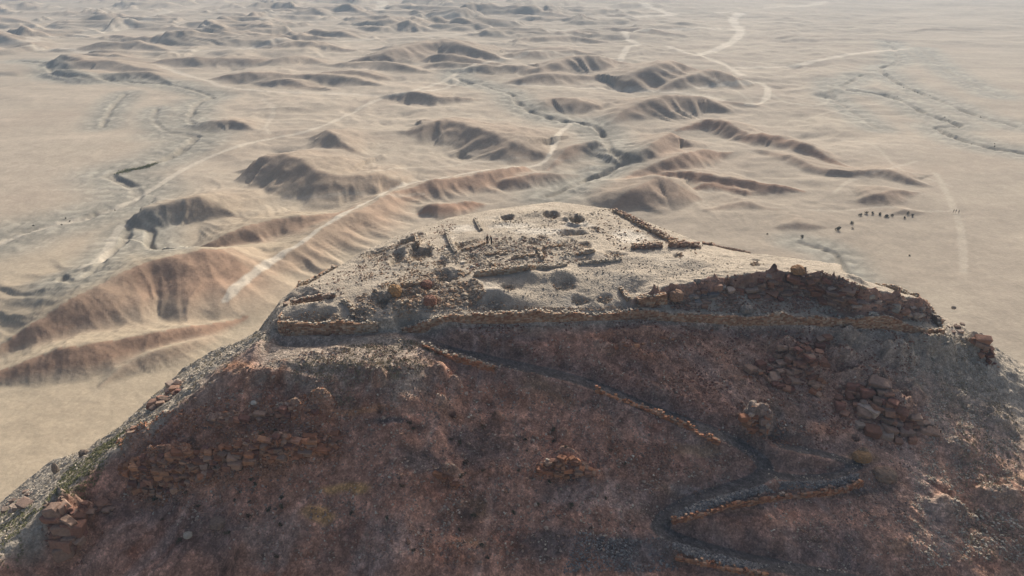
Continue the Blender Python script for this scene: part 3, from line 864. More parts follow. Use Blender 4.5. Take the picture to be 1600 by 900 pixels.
def hull_template(seed, npts, blocky):
    r = random.Random(seed)
    bm = bmesh.new()
    for _ in range(npts):
        v = Vector((r.gauss(0, 1), r.gauss(0, 1), r.gauss(0, 1))).normalized()
        m = max(abs(v.x), abs(v.y), abs(v.z))
        k = (1 / m) * blocky + (1 - blocky)
        v = v * k * (.42 + .1 * r.random())
        bm.verts.new(v)
    bmesh.ops.convex_hull(bm, input=bm.verts)
    bmesh.ops.delete(bm, geom=[v for v in bm.verts if not v.link_faces], context='VERTS')
    bmesh.ops.triangulate(bm, faces=bm.faces)
    bmesh.ops.recalc_face_normals(bm, faces=bm.faces)
    bm.verts.index_update()
    V = np.array([v.co[:] for v in bm.verts]); F = np.array([[v.index for v in f.verts] for f in bm.faces])
    bm.free()
    return V, F
T_SMALL = [hull_template(i, 9, .45) for i in range(10)]
def brick_template(seed):
    r = random.Random(seed)
    V = np.array([(x + r.uniform(-.07, .07), y + r.uniform(-.07, .07), z + r.uniform(-.07, .07)) for x in (-.43, .43) for y in (-.43, .43) for z in (-.43, .43)])
    Q = [(0, 1, 3, 2), (4, 6, 7, 5), (0, 4, 5, 1), (2, 3, 7, 6), (0, 2, 6, 4), (1, 5, 7, 3)]
    return V, np.array([t for a, b, c, d in Q for t in ((a, b, c), (a, c, d))])
T_BRICK = [brick_template(40 + i) for i in range(10)]

def mesh_from(name, V, F, mat, C=None):
    me = bpy.data.meshes.new(name)
    me.vertices.add(len(V)); me.vertices.foreach_set('co', np.asarray(V, np.float32).ravel())
    k = F.shape[1]
    me.loops.add(len(F) * k); me.loops.foreach_set('vertex_index', F.astype(np.int32).ravel())
    me.polygons.add(len(F)); me.polygons.foreach_set('loop_start', np.arange(0, len(F) * k, k, dtype=np.int32))
    me.polygons.foreach_set('use_smooth', np.zeros(len(F), bool))
    me.update(calc_edges=True)
    if C is not None:
        ca = me.attributes.new('Col', 'FLOAT_COLOR', 'POINT')
        ca.data.foreach_set('color', np.concatenate([C, np.ones((len(C), 1))], 1).astype(np.float32).ravel())
    me.materials.append(mat)
    return me

def rot_mats(rz, tx, ty):
    c, s = np.cos(rz), np.sin(rz); R = np.zeros((len(rz), 3, 3))
    R[:, 0, 0] = c; R[:, 0, 1] = -s; R[:, 1, 0] = s; R[:, 1, 1] = c; R[:, 2, 2] = 1
    c, s = np.cos(tx), np.sin(tx); A = np.zeros_like(R); A[:, 0, 0] = 1; A[:, 1, 1] = c; A[:, 1, 2] = -s; A[:, 2, 1] = s; A[:, 2, 2] = c
    c, s = np.cos(ty), np.sin(ty); B = np.zeros_like(R); B[:, 1, 1] = 1; B[:, 0, 0] = c; B[:, 0, 2] = s; B[:, 2, 0] = -s; B[:, 2, 2] = c
    return R @ A @ B

def heap(name, pos, size, rz, tilt, colr, mat=None, temps=T_SMALL):
    """many small stones as one mesh"""
    n = len(pos); Vs, Fs, Cs = [], [], []
    R = rot_mats(rz, rng.normal(0, tilt, n), rng.normal(0, tilt, n))
    which = rng.integers(0, len(temps), n); off = 0
    for k, (tv, tf) in enumerate(temps):
        i = np.where(which == k)[0]
        if not len(i): continue
        v = tv[None] * size[i][:, None, :]
        v = np.einsum('nij,nkj->nki', R[i], v) + pos[i][:, None, :]
        Vs.append(v.reshape(-1, 3))
        Fs.append((tf[None] + (off + np.arange(len(i)) * len(tv))[:, None, None]).reshape(-1, 3))
        Cs.append(np.repeat(colr[i], len(tv), 0)); off += len(i) * len(tv)
    me = mesh_from(name, np.vstack(Vs), np.vstack(Fs), mat or M_STUFF, np.clip(np.vstack(Cs), .01, .9))
    o = bpy.data.objects.new(name, me); COL.objects.link(o)
    return o

PAL = {
    'pale': [(.47,.40,.31), (.42,.355,.275), (.53,.47,.38), (.38,.315,.245)],
    'warm': [(.40,.29,.20), (.46,.38,.29), (.35,.235,.155), (.43,.35,.26)],
    'orange': [(.36,.175,.10), (.40,.215,.125), (.29,.14,.085), (.36,.235,.165)],
    'red': [(.25,.135,.095), (.31,.175,.12), (.21,.11,.085), (.31,.21,.155)],
    'wall': [(.37,.225,.14), (.44,.29,.19), (.31,.175,.11), (.46,.35,.25)],
    'grey': [(.26,.245,.225), (.21,.20,.19), (.32,.30,.275), (.17,.16,.155)],
    'brown': [(.30,.215,.165), (.24,.17,.135), (.40,.31,.245), (.31,.19,.135)],
}
def pick(pal, n, var=.12):
    P = np.array(PAL[pal])[rng.integers(0, 4, n)]
    return P * (1 + rng.normal(0, var, (n, 1)))

def in_poly(x, y, P):
    c = np.zeros(x.shape, bool); j = len(P) - 1
    for i in range(len(P)):
        a, b = P[i], P[j]
        t = ((a[1] > y) != (b[1] > y)) & (x < (b[0] - a[0]) * (y - a[1]) / (b[1] - a[1] + 1e-12) + a[0])
        c ^= t; j = i
    return c

def sample_poly(px_poly, n, clump=0.0, seed=0):
    """n ground points inside an area outlined in the photo"""
    W = G3(*zip(*px_poly))[:, :2]
    lo, hi = W.min(0), W.max(0); xs = []; tot = 0
    for _ in range(60):
        p = lo + rng.random((n * 3, 2)) * (hi - lo)
        m = in_poly(p[:, 0], p[:, 1], W)
        if clump > 0:
            d = fbm(p[:, 0] / 2.6, p[:, 1] / 2.6, 3, 700 + seed)
            m &= rng.random(len(p)) < np.clip(.5 + clump * d * 2, .02, 1)
        xs.append(p[m]); tot += m.sum()
        if tot >= n: break
    p = np.vstack(xs)[:n]
    return np.column_stack([p, ground(p[:, 0], p[:, 1])])

def sizes(n, lo, hi, power=2.2):
    s = lo + (hi - lo) * rng.random(n) ** power
    return np.stack([s * rng.uniform(.9, 1.5, n), s * rng.uniform(.8, 1.2, n), s * rng.uniform(.55, .95, n)], 1)

def scatter(name, label, areas, mat=None):
    """areas: (px polygon, count, size lo, hi, palette, clump)"""
    P, S, C = [], [], []
    for k, (poly, n, lo, hi, pal, cl) in enumerate(areas):
        p = sample_poly(poly, n, cl, k); s = sizes(len(p), lo, hi)
        p[:, 2] += s[:, 2] * .12
        P.append(p); S.append(s); C.append(pick(pal, len(p)))
    P = np.vstack(P); S = np.vstack(S); C = np.vstack(C)
    o = heap(name, P, S, rng.random(len(P)) * 6.28, .35, C, mat)
    return tag(o, label, 'rubble', kind='stuff')

# single stones: shared meshes, own colour
def rock_mesh(name, seed, npts, blocky, disp=0.0):
    V, F = hull_template(seed, npts, blocky)
    return mesh_from(name, V, F, M_ROCK)
def block_mesh(name, seed):
    r = random.Random(seed); bm = bmesh.new(); bmesh.ops.create_cube(bm, size=.86)
    for v in bm.verts: v.co += Vector((r.uniform(-.13, .13), r.uniform(-.13, .13), r.uniform(-.13, .13)))
    bmesh.ops.bevel(bm, geom=list(bm.edges), offset=.07, segments=1, affect='EDGES', clamp_overlap=True)
    bmesh.ops.triangulate(bm, faces=bm.faces)
    me = bpy.data.meshes.new(name); bm.to_mesh(me); bm.free(); me.materials.append(M_ROCK)
    return me
STONES = [rock_mesh('stone', 100 + i, 16, .55) for i in range(12)]
BLOCKS = [block_mesh('block', 140 + i) for i in range(18)]

def big_rock(seed, amp=.13):
    """a weathered boulder: a ball pushed about by noise, cut by cracks"""
    bm = bmesh.new()
    bmesh.ops.create_icosphere(bm, subdivisions=4, radius=.5)
    co = np.array([v.co[:] for v in bm.verts])
    a = co[:, 0] * 3 + co[:, 2] * 1.7 + seed * 3.1; b = co[:, 1] * 3 - co[:, 2] * 2.1 + seed
    n = fbm(a, b, 4, seed) + .6 * fbm(a * 2.2, b * 2.2, 3, seed + 9, ridged=True)
    cr = np.abs(gnoise(co[:, 2] * 4.5 + seed, (co[:, 0] + co[:, 1]) * 1.8, seed + 5)); cr2 = np.abs(gnoise(co[:, 0] * 4 + co[:, 1] * 2, co[:, 2] * 1.2 + seed, seed + 6))
    m = np.abs(co).max(1) * 2; sq = 1 + .22 * (1 / np.maximum(m, .5) - 1)
    for v, k, c, c2, q in zip(bm.verts, n, cr, cr2, sq):
        v.co = v.co * (float(q) + amp * 2 * float(k)) - v.co * .16 * max(0, 1 - 12 * min(float(c), float(c2))) * .7
    me = bpy.data.meshes.new('boulder'); bm.to_mesh(me); bm.free()
    me.materials.append(M_ROCK)
    return me

def place(o, loc, scl, rot, col):
    o.location = loc; o.scale = scl; o.rotation_euler = rot; o.color = (*[float(max(.01, c)) for c in col], 1)

def stones(label, group, poly, n, lo, hi, pal, clump=.4):
    p = sample_poly(poly, n, clump, n)
    s = sizes(len(p), lo, hi, 1.4); c = pick(pal, len(p), .1)
    for i in range(len(p)):
        o = bpy.data.objects.new('stone', STONES[i % len(STONES)]); COL.objects.link(o)
        place(o, (p[i, 0], p[i, 1], p[i, 2] + s[i, 2] * .15), s[i], (random.gauss(0, .25), random.gauss(0, .25), random.random() * 6.28), c[i])
        tag(o, label, 'stone', group)

def boulder(px, py, w, h, col, label, name='boulder', seed=1, depth=None, sink=.3, rz=0.0):
    p = G3([px], [py])[0]
    o = bpy.data.objects.new(name, big_rock(seed)); COL.objects.link(o)
    place(o, (p[0], p[1], p[2] + h * (.5 - sink)), (w, depth or w * .8, h), (0, 0, rz), col)
    tag(o, label, 'boulder')
    return o

def outcrop(label, poly, spacing, size, pal, name='rock_outcrop', flat=.6, lean=0.0, keep=.9, lift=.1, dirn=0.0, pal2=None):
    """bedrock broken into blocks: rows of blocks packed over an area outlined in the photo"""
    W = G3(*zip(*poly))
    lo = np.array(poly).min(0); hi = np.array(poly).max(0)
    pts = []
    row = 0; y = lo[1]
    ca, sa = math.cos(dirn), math.sin(dirn); cx, cy = (lo + hi) / 2; R = max(hi - lo)
    v = -R
    while v < R:
        u = -R + (row % 2) * spacing * .5
        while u < R:
            du = u + random.uniform(-.4, .4) * spacing; dv = v + random.uniform(-.35, .35) * spacing
            pts.append((cx + du * ca - dv * sa, cy + du * sa + dv * ca)); u += spacing * random.uniform(.8, 1.25)
        v += spacing * .72; row += 1
    pts = np.array(pts)
    pts = pts[in_poly(pts[:, 0], pts[:, 1], np.array(poly, float))]
    pts = pts[rng.random(len(pts)) < keep]
    Q = G3(pts[:, 0], pts[:, 1])
    root = empty(name, (W[:, 0].mean(), W[:, 1].mean(), W[:, 2].min()))
    tag(root, label, 'rock outcrop')
    C = pick(pal, len(Q), .14)
    if pal2:
        m = rng.random(len(Q)) < .3; C[m] = pick(pal2, m.sum(), .14)
    inv = Vector(root.location)
    for i, q in enumerate(Q):
        s = size * (.55 + .75 * random.random() ** 1.6) * 1.2
        o = bpy.data.objects.new('block', BLOCKS[i % len(BLOCKS)]); COL.objects.link(o)
        o.parent = root
        place(o, (q[0] - inv.x, q[1] - inv.y, q[2] - inv.z + (lift - .2) * s), (s * random.uniform(.9, 1.9), s * random.uniform(.8, 1.2), s * flat * random.uniform(.7, 1.15)),
              (random.gauss(.15, .16), random.gauss(.08, .14), -dirn + random.gauss(0, .3)), C[i])
    n = len(Q) * 7
    k = rng.integers(0, len(Q), n)
    p = Q[k] + np.stack([rng.normal(0, size * .8, n), rng.normal(0, size * .6, n), np.zeros(n)], 1)
    p[:, 2] = ground(p[:, 0], p[:, 1]) + .05
    o = heap('chips', p - np.array(inv[:]), sizes(n, size * .15, size * .5), rng.random(n) * 6.28, .4, pick(pal, n, .16))
    o.parent = root; o['kind'] = 'stuff'
    return root

# ------------------------------------------------------------------ walls of laid stone
def stone_wall(name, label, W, top, bot, thick, ss, pal, pal_top=None, both=True, jit=.1, rough_top=.25, core_pal=(.26, .2, .15)):
    """W (n,2) line of the wall, top/bot levels per point: a core and coursed stones on its faces and top"""
    W = np.asarray(W, float); A = arc(W); Ltot = A[-1]
    base = np.array([W[:, 0].mean(), W[:, 1].mean(), float(np.min(bot))])
    root = empty(name, base); tag(root, label, 'wall', kind='thing')
    t = np.gradient(W, axis=0); t /= np.linalg.norm(t, axis=1)[:, None] + 1e-9
    nrm = np.stack([t[:, 1], -t[:, 0]], 1)
    hw = thick / 2 - ss * .3
    ring = []
    V = []
    n = len(W)
    for i in range(n):
        for sd, z in ((1, bot[i]), (1, top[i] - ss * .35), (-1, top[i] - ss * .35), (-1, bot[i])):
            V.append((*(W[i] + nrm[i] * sd * hw), z))
    V = np.array(V) - base
    F = []
    for i in range(n - 1):
        for k in range(4):
            a = i * 4 + k; b = i * 4 + (k + 1) % 4
            F.append((a, b, b + 4, a + 4))
    F.append((3, 2, 1, 0)); e = (n - 1) * 4; F.append((e, e + 1, e + 2, e + 3))
    me = mesh_from('core', V, np.array(F), M_STUFF, np.tile(np.array(core_pal), (len(V), 1)))
    c = bpy.data.objects.new('core', me); COL.objects.link(c); c.parent = root
    zmax = float(np.max(top)); zmin = float(np.min(bot))
    SV, ZZ, LL, SD = [], [], [], []
    for sd in ((1, -1) if both else (1,)):
        for lev, z in enumerate(np.arange(zmin, zmax + .01, ss * .68)):
            l = ss * rng.uniform(.75, 1.5, int(Ltot / ss * 1.1) + 3)
            e = np.cumsum(l) - l * .5 - (lev % 2) * ss * .5
            k = (e > 0) & (e < Ltot)
            SV.append(e[k]); LL.append(l[k]); ZZ.append(np.full(k.sum(), z)); SD.append(np.full(k.sum(), sd))
    SV, LL, ZZ, SD = map(np.concatenate, (SV, LL, ZZ, SD))
    def at(sv):
        tx = np.interp(sv, A, t[:, 0]); ty = np.interp(sv, A, t[:, 1])
        return np.interp(sv, A, W[:, 0]), np.interp(sv, A, W[:, 1]), tx, ty, np.interp(sv, A, top), np.interp(sv, A, bot)
    x, y, tx, ty, zt, zb = at(SV); n = len(SV)
    k = (ZZ >= zb - ss * .3) & (ZZ <= zt - ss * .3 + rng.uniform(-1, .5, n) * rough_top * ss)
    o_ = SD * (thick / 2 - ss * .22 + rng.uniform(-.5, 1, n) * jit * ss)
    P = np.stack([x + ty * o_, y - tx * o_, ZZ + ss * .36], 1)[k]
    S = np.stack([LL * 1.12, ss * rng.uniform(.8, 1.1, n), ss * .74 * rng.uniform(.9, 1.15, n)], 1)[k]
    Rz = np.arctan2(ty, tx)[k]; C = pick(pal, int(k.sum()))
    m_ = max(1, int(thick / ss))
    sv = np.repeat(np.arange(0, Ltot, ss), m_); kk = np.tile(np.arange(m_), len(sv) // m_)
    g = rng.random(len(sv)) < (.85 if both else .55); sv = sv[g]; kk = kk[g]; n = len(sv)
    x, y, tx, ty, zt, zb = at(sv); o_ = ((kk + .5) / m_ - .5) * thick
    P = np.vstack([P, np.stack([x + ty * o_ + tx * rng.uniform(-.2, .2, n) * ss, y - tx * o_, zt - ss * .15 + rng.uniform(-.3, .5, n) * rough_top], 1)])
    S = np.vstack([S, np.stack([ss * rng.uniform(.8, 1.3, n), ss * rng.uniform(.7, 1.1, n), ss * rng.uniform(.5, .9, n)], 1)])
    Rz = np.concatenate([Rz, rng.random(n) * 6.28]); C = np.vstack([C, pick(pal_top or pal, n)])
    P = np.array(P) - base
    o = heap('facing_stones', P, np.array(S), np.array(Rz), .06, np.array(C), temps=T_BRICK)
    o['kind'] = 'stuff'; o.parent = root
    return root

def line_px(pts, step=10):
    P = spline(pts, step)
    return G3(P[:, 0], P[:, 1])

def free_wall(name, label, pts, h, thick, ss, pal, pal_top=None, sink=.5, rough_top=.3):
    W = line_px(pts, 6)
    h = np.interp(np.linspace(0, 1, len(W)), np.linspace(0, 1, len(np.atleast_1d(h))), np.atleast_1d(h))
    t = np.gradient(W[:, :2], axis=0); t /= np.linalg.norm(t, axis=1)[:, None] + 1e-9
    nx = np.stack([t[:, 1], -t[:, 0]], 1) * (thick / 2 + .2)
    g0 = ground(W[:, 0] + nx[:, 0], W[:, 1] + nx[:, 1]); g1 = ground(W[:, 0] - nx[:, 0], W[:, 1] - nx[:, 1])
    bot = np.minimum(np.minimum(g0, g1), W[:, 2]) - sink * .4
    return stone_wall(name, label, W[:, :2], np.maximum(W[:, 2], (g0 + g1) / 2) + h, bot, thick, ss, pal, pal_top, rough_top=rough_top)

# retaining wall along the near edge of the top
def edge_wall(label, pts_px, lift, drop, thick, ss, pal, pal_top, out=.15):
    """follow the rim: pts are (x, y) along the edge in the world"""
    W = spline(pts_px, .8)
    t = np.gradient(W, axis=0); t /= np.linalg.norm(t, axis=1)[:, None]
    nx = np.stack([t[:, 1], -t[:, 0]], 1)
    W = W + nx * out
    zi = ground(W[:, 0] - nx[:, 0] * .9, W[:, 1] - nx[:, 1] * .9)
    zo = ground(W[:, 0] + nx[:, 0] * .9, W[:, 1] + nx[:, 1] * .9)
    for _ in range(6): zi[1:-1] = (zi[:-2] + zi[1:-1] + zi[2:]) / 3
    top = zi + lift - .08 + .55 * gnoise(W[:, 0] / 4.5, W[:, 1], 77) + .3 * gnoise(W[:, 0] / 1.5, W[:, 1], 78)
    bot = np.minimum(zo - .4, top - drop)
    return stone_wall('terrace_wall', label, W, top, bot, thick, ss, pal, pal_top, both=False)
def rim_xy(x0, x1, step=1.2):
    """points on the plateau edge towards the camera"""
    m = (np.degrees(TH) < -5) & (np.degrees(TH) > -175)
    X = HC[0] + R0[m] * np.cos(TH[m]); Y = HC[1] + R0[m] * np.sin(TH[m])
    k = (X >= x0) & (X <= x1)
    k = np.where(k)[0][::4]
    return np.stack([X[k], Y[k]], 1)
edge_wall('long rust brown retaining wall along the near edge of the summit above the dark slope', rim_xy(-14.5, 61), .1, .6, .7, .3, 'wall', 'pale')
edge_wall('short brown stone wall of the corner building at the left end of the summit', rim_xy(-30.2, -19.5), .15, 1.7, .7, .36, 'wall', 'pale')
free_wall('ruin_wall', 'thick ribbed lump of fallen masonry between the corner building and the path', [(554,519),(572,515),(590,510)], [.5, .7, .5], .9, .3, 'warm', 'pale')
free_wall('ruin_wall', 'long inner ruin wall with dark shadow across the middle of the summit', [(742,432),(770,429),(800,425),(832,421)], [.75, .85, .8, .7], .7, .32, 'warm', 'pale')
free_wall('ruin_wall', 'low right hand continuation of the long inner ruin wall', [(838,420),(862,418),(886,414)], [.55, .5, .3], .6, .3, 'pale')
free_wall('ruin_wall', 'thin low wall line running right from the inner ruin wall over bare ground', [(905,413),(940,409),(970,405)], [.3, .35, .2], .5, .28, 'pale')
free_wall('ruin_wall', 'narrow wall stub left of the two standing people', [(697,364),(701,374),(705,384),(712,396)], [.6, .5, .35], .45, .28, 'pale')
free_wall('ruin_wall', 'narrow wall stub behind the two standing people', [(742,344),(747,352),(752,361)], [.5, .45, .3], .45, .26, 'pale')
free_wall('ruin_wall', 'low cross wall of loose stones beside the two standing people', [(722,392),(740,388),(756,382)], [.25, .4, .45], .5, .3, 'warm', 'pale')
free_wall('ruin_wall', 'short dark wall end right of the rubble in the middle of the summit', [(836,388),(842,396),(848,406)], [.4, .6, .5], .5, .3, 'warm', 'pale')
free_wall('ruin_wall', 'short wall running back from the terrace wall near its middle', [(970,452),(976,461),(982,471)], [.35, .5, .5], .5, .3, 'warm', 'pale')
free_wall('ruin_wall', 'orange faced revetment above the terrace wall at the start of the rocky rim', [(996,478),(1018,475),(1040,471)], [.8, .9, .8], .6, .34, 'wall', 'pale')
free_wall('ruin_wall', 'tumbled stone bank along the far right edge of the summit', [(960,330),(987,345),(1022,364),(1050,378)], [.45, .55, .6, .5], .9, .34, 'warm', 'brown', rough_top=.6)
free_wall('ruin_wall', 'horizontal ruined wall at the right end of the pale mosaic ground', [(988,388),(1010,387),(1034,386)], [.5, .6, .5], .8, .34, 'brown', 'warm', rough_top=.6)
free_wall('ruin_wall', 'broad collapsed wall at the right end of the tumbled stone bank', [(1046,386),(1070,385),(1092,386)], [.7, .8, .5], .9, .36, 'brown', 'warm', rough_top=.6)
free_wall('ruin_wall', 'thin broken wall trailing right towards the valley from the collapsed wall', [(1098,381),(1130,387),(1152,391),(1172,395)], [.35, .3, .4, .25], .5, .3, 'brown', 'warm', rough_top=.5)
free_wall('ruin_wall', 'dark red brown trench wall at the back of the corner building', [(446,478),(470,474),(500,470),(524,464)], [.35, .5, .65, .6], .5, .32, 'brown', 'pale')

for lab, pts, hh_ in (('short stone foundation in the middle of the summit rubble', [(758,400),(775,398),(792,397)], .4), ('stone footing right of the middle foundation', [(800,404),(818,402),(836,399)], .4), ('stub wall at a right angle to the inner ruin wall', [(770,412),(771,419),(772,427)], .45),
                      ('low footing behind the right end of the inner ruin wall', [(850,388),(866,386),(882,384)], .35), ('low footing near the dark pits at the back of the summit', [(900,398),(914,396),(928,393)], .35), ('crumbling wall left of the bicycles', [(536,470),(545,478),(552,488)], .4),
                      ('crumbling wall behind the grey brown boulder', [(586,456),(592,464),(596,474)], .5), ('dark wall edge at the back of the rubble field', [(628,448),(650,446),(668,442)], .6), ('short wall beside the large left pit', [(650,372),(653,380),(652,388)], .6)):
    free_wall('ruin_wall', lab, pts, hh_, .5, .3, 'warm', 'pale', rough_top=.5)

# walls that carry the path down the slope
def path_wall(label, pts, h, thick, ss, pal, pal_top=None):
    W = line_px(pts, 7)
    zt = W[:, 2].copy()
    for _ in range(8): zt[1:-1] = (zt[:-2] + 2 * zt[1:-1] + zt[2:]) / 4
    return stone_wall('retaining_wall', label, W[:, :2], zt + h * (.4 + .35 * gnoise(W[:, 0] / 2, W[:, 1] / 2, 88)), zt - h * .7, thick, ss, pal, pal_top, both=False, jit=.35, rough_top=.5)
path_wall('rust coloured retaining wall under the middle of the descending path', [(932,611),(965,622),(1000,636),(1040,653),(1080,670),(1125,690)], 1.0, .6, .34, 'orange')
path_wall('short pale topped wall under the upper part of the path', [(660,541),(700,556),(745,567),(775,575)], 1.0, .7, .34, 'orange', 'pale')
path_wall('rust wall holding the gravel bank inside the hairpin bend', [(1050,812),(1085,805),(1120,794),(1140,786)], .55, .5, .32, 'orange')
path_wall('rust wall right of the hairpin below the side path', [(1140,788),(1200,778),(1260,770),(1310,764),(1345,752)], .8, .6, .34, 'orange', 'brown')
path_wall('rust edging wall along the lowest stretch of the path', [(1055,868),(1110,880),(1160,890),(1200,899)], .6, .5, .32, 'orange')

# ------------------------------------------------------------------ outcrops and boulders
outcrop('large cracked reddish outcrop low on the right half of the slope', [(1300,612),(1345,598),(1385,600),(1400,622),(1420,655),(1455,655),(1460,680),(1420,692),(1385,690),(1350,672),(1322,650),(1300,630)], 13, 1.05, 'red', pal2='brown', flat=.85, dirn=.25, lift=.26)
outcrop('banded red brown outcrop below the right part of the terrace wall', [(1215,545),(1262,530),(1300,524),(1285,550),(1290,575),(1258,600),(1225,612),(1205,600),(1180,580),(1160,590),(1172,575),(1200,565)], 9.5, .8, 'red', flat=.7, dirn=-.28, lift=.28)
outcrop('small wedge of orange rock between the two big outcrops', [(1262,598),(1285,586),(1292,600),(1280,618),(1264,612)], 9, .75, 'orange', flat=.7, dirn=-.5, lift=.25)
outcrop('knobbly ochre rock beside the cave mouth above the path', [(1160,655),(1180,645),(1202,652),(1204,672),(1188,684),(1168,676)], 8, .6, 'orange', pal2='brown', flat=1.0, lift=.35)
outcrop('layered dark red rim of rock above the right part of the terrace wall', [(1130,445),(1200,432),(1270,428),(1310,436),(1338,452),(1345,476),(1320,482),(1275,476),(1240,468),(1200,470),(1160,462)], 12, .95, 'red', pal2='brown', flat=.6, dirn=.16, lift=.2)
outcrop('right hand tail of the rocky rim ending at the shoulder of the hill', [(1345,462),(1400,466),(1440,478),(1450,496),(1400,498),(1350,490)], 11, .75, 'brown', pal2='pale', flat=.6, dirn=.12, lift=.18)
outcrop('grey brown rocks at the left start of the rocky rim', [(1060,466),(1110,445),(1150,452),(1150,476),(1100,484),(1065,480)], 11, .75, 'brown', pal2='grey', flat=.7, lift=.2, keep=.7)
outcrop('dark rock buttress standing out on the right shoulder of the hill', [(1516,530),(1535,528),(1552,552),(1548,572),(1530,562)], 9, .95, 'red', flat=.9, lift=.35)
outcrop('small dark crag at the right end of the terrace wall', [(1478,500),(1505,498),(1514,512),(1500,524),(1482,518)], 10, .7, 'brown', flat=.8, lift=.3)
outcrop('broad band of rust coloured broken rock on the left of the slope', [(180,735),(225,712),(300,706),(380,690),(450,682),(525,680),(530,702),(470,716),(400,722),(330,742),(290,762),(245,776),(205,768)], 9, .62, 'orange', pal2='red', flat=.9, lift=.34, keep=.9)
outcrop('thin red rock band above the rust coloured broken rock', [(318,656),(370,648),(430,640),(505,634),(510,646),(450,656),(380,662),(330,668)], 10, .6, 'red', pal2='orange', flat=.8, lift=.35, keep=.7)
outcrop('rust triangle of broken rock in the middle of the slope', [(836,742),(850,722),(880,712),(925,728),(930,740),(890,748)], 7.5, .5, 'orange', pal2='red', flat=.85, lift=.3)
outcrop('jagged dark crag on the crest of the left spur', [(232,638),(250,620),(280,598),(286,606),(264,628),(240,648)], 8, .85, 'brown', pal2='red', flat=1.1, lift=.45)
outcrop('small dark crag on the left spur below the jagged one', [(196,676),(206,666),(216,668),(204,682)], 7, .7, 'brown', flat=1.0, lift=.4)
outcrop('dark rock ledge near the left border on the grassy spur', [(6,796),(30,770),(54,764),(52,782),(22,808)], 10, .95, 'brown', flat=.9, lift=.3)
outcrop('reddish rubble rocks between the spur crest and the rust coloured rock band', [(110,790),(150,776),(180,790),(178,808),(130,812)], 10, .6, 'red', flat=.8, lift=.2, keep=.6)
outcrop('broken ledge of rust rock left of the middle of the slope', [(678,734),(700,745),(735,762),(728,768),(700,760),(682,746)], 8, .55, 'orange', flat=.7, lift=.2)
outcrop('faint row of orange stones under the centre of the terrace wall', [(935,548),(960,536),(1010,530),(1060,524),(1060,531),(1010,540),(965,549),(940,558)], 9, .42, 'orange', pal2='brown', flat=.7, lift=.15, keep=.6)
outcrop('orange stone strip at the foot of the banded outcrop', [(1155,590),(1185,580),(1202,576),(1200,584),(1160,596)], 8, .5, 'orange', flat=.7, lift=.2)

outcrop('big knobbly reddish crag in shade at the lower left of the slope', [(80,806),(100,792),(120,800),(130,822),(126,850),(108,870),(92,856),(80,830)], 11, 1.1, 'red', flat=1.2, lift=.5)
boulder(617, 460, 1.7, 1.7, (.40,.25,.13), 'upright orange boulder at the left of the summit rubble field', seed=4, sink=.2)
boulder(603, 466, 2.0, 1.5, (.30,.255,.205), 'grey brown boulder left of the orange boulder', seed=5, sink=.25)
boulder(672, 476, 1.6, 1.6, (.30,.165,.115), 'dark red block at the near end of the summit rubble field', seed=6, sink=.2)
boulder(665, 449, 1.7, 1.3, (.29,.16,.115), 'reddish block behind the summit rubble field', seed=7, sink=.2)
boulder(1056, 467, 1.8, 1.6, (.34,.215,.145), 'rounded orange boulder at the right end of the orange revetment', seed=8, sink=.2)
boulder(1246, 426, 1.9, 1.3, (.37,.225,.125), 'ochre boulder perched on top of the rocky rim', seed=9, sink=.2)
boulder(88, 738, .9, 1.9, (.24,.195,.155), 'upright rock pillar on the skyline of the left spur', seed=10, sink=.15)
boulder(132, 712, 1.3, 1.2, (.21,.165,.13), 'dark pointed rock on the left spur above the rock pillar', seed=11, sink=.2)
boulder(1346, 716, 2.0, 1.2, (.34,.21,.11), 'ochre boulder beside the end of the side path', seed=12, sink=.3)
boulder(1382, 745, 2.6, 1.5, (.28,.20,.145), 'brown boulder below the ochre boulder by the side path', seed=13, sink=.3)
boulder(294, 838, .9, .7, (.42,.37,.30), 'single pale stone low on the left of the slope', seed=14, sink=.25)
boulder(396, 631, .6, .5, (.58,.54,.47), 'small white stone on the left spur edge', seed=15, sink=.2)
boulder(1490, 482, 1.2, .9, (.24,.195,.155), 'dark boulder at the far right tip of the summit', seed=16, sink=.2)
boulder(340, 820, 1.6, 1.2, (.24,.175,.135), 'brown boulder right of the single pale stone', seed=18, sink=.35)
boulder(1166, 487, 1.6, 1.3, (.29,.255,.215), 'grey boulder on the ledge under the rocky rim', seed=19, sink=.3)

# loose stones one can pick out
TOP_MID = [(690,385),(760,372),(900,375),(920,405),(840,420),(740,425),(690,410)]
RUB = [(605,455),(665,452),(690,440),(752,444),(760,458),(715,480),(660,484),(612,476)]
stones('loose pale block lying among the ruins in the middle of the summit', 'pale blocks among the summit ruins', TOP_MID, 90, .35, .75, 'pale')
stones('tumbled warm coloured stone in the dense rubble field at the left of the summit', 'stones in the rubble field', RUB, 110, .4, .8, 'warm', .2)
stones('weathered stone fallen along the far right edge of the summit', 'stones along the right edge of the summit', [(960,330),(1040,372),(1100,380),(1095,398),(980,395),(940,360)], 45, .3, .65, 'warm')
stones('brown stone strewn on the shaded slope below the path', 'stones strewn on the shaded slope', [(560,620),(780,600),(930,650),(1100,700),(1060,760),(900,860),(620,880),(540,740)], 60, .3, .6, 'brown')
stones('grey stone on the gravel bank beside the hairpin bend', 'stones of the gravel bank', [(1052,800),(1100,784),(1190,760),(1200,772),(1130,786),(1060,810)], 40, .3, .55, 'grey', .1)

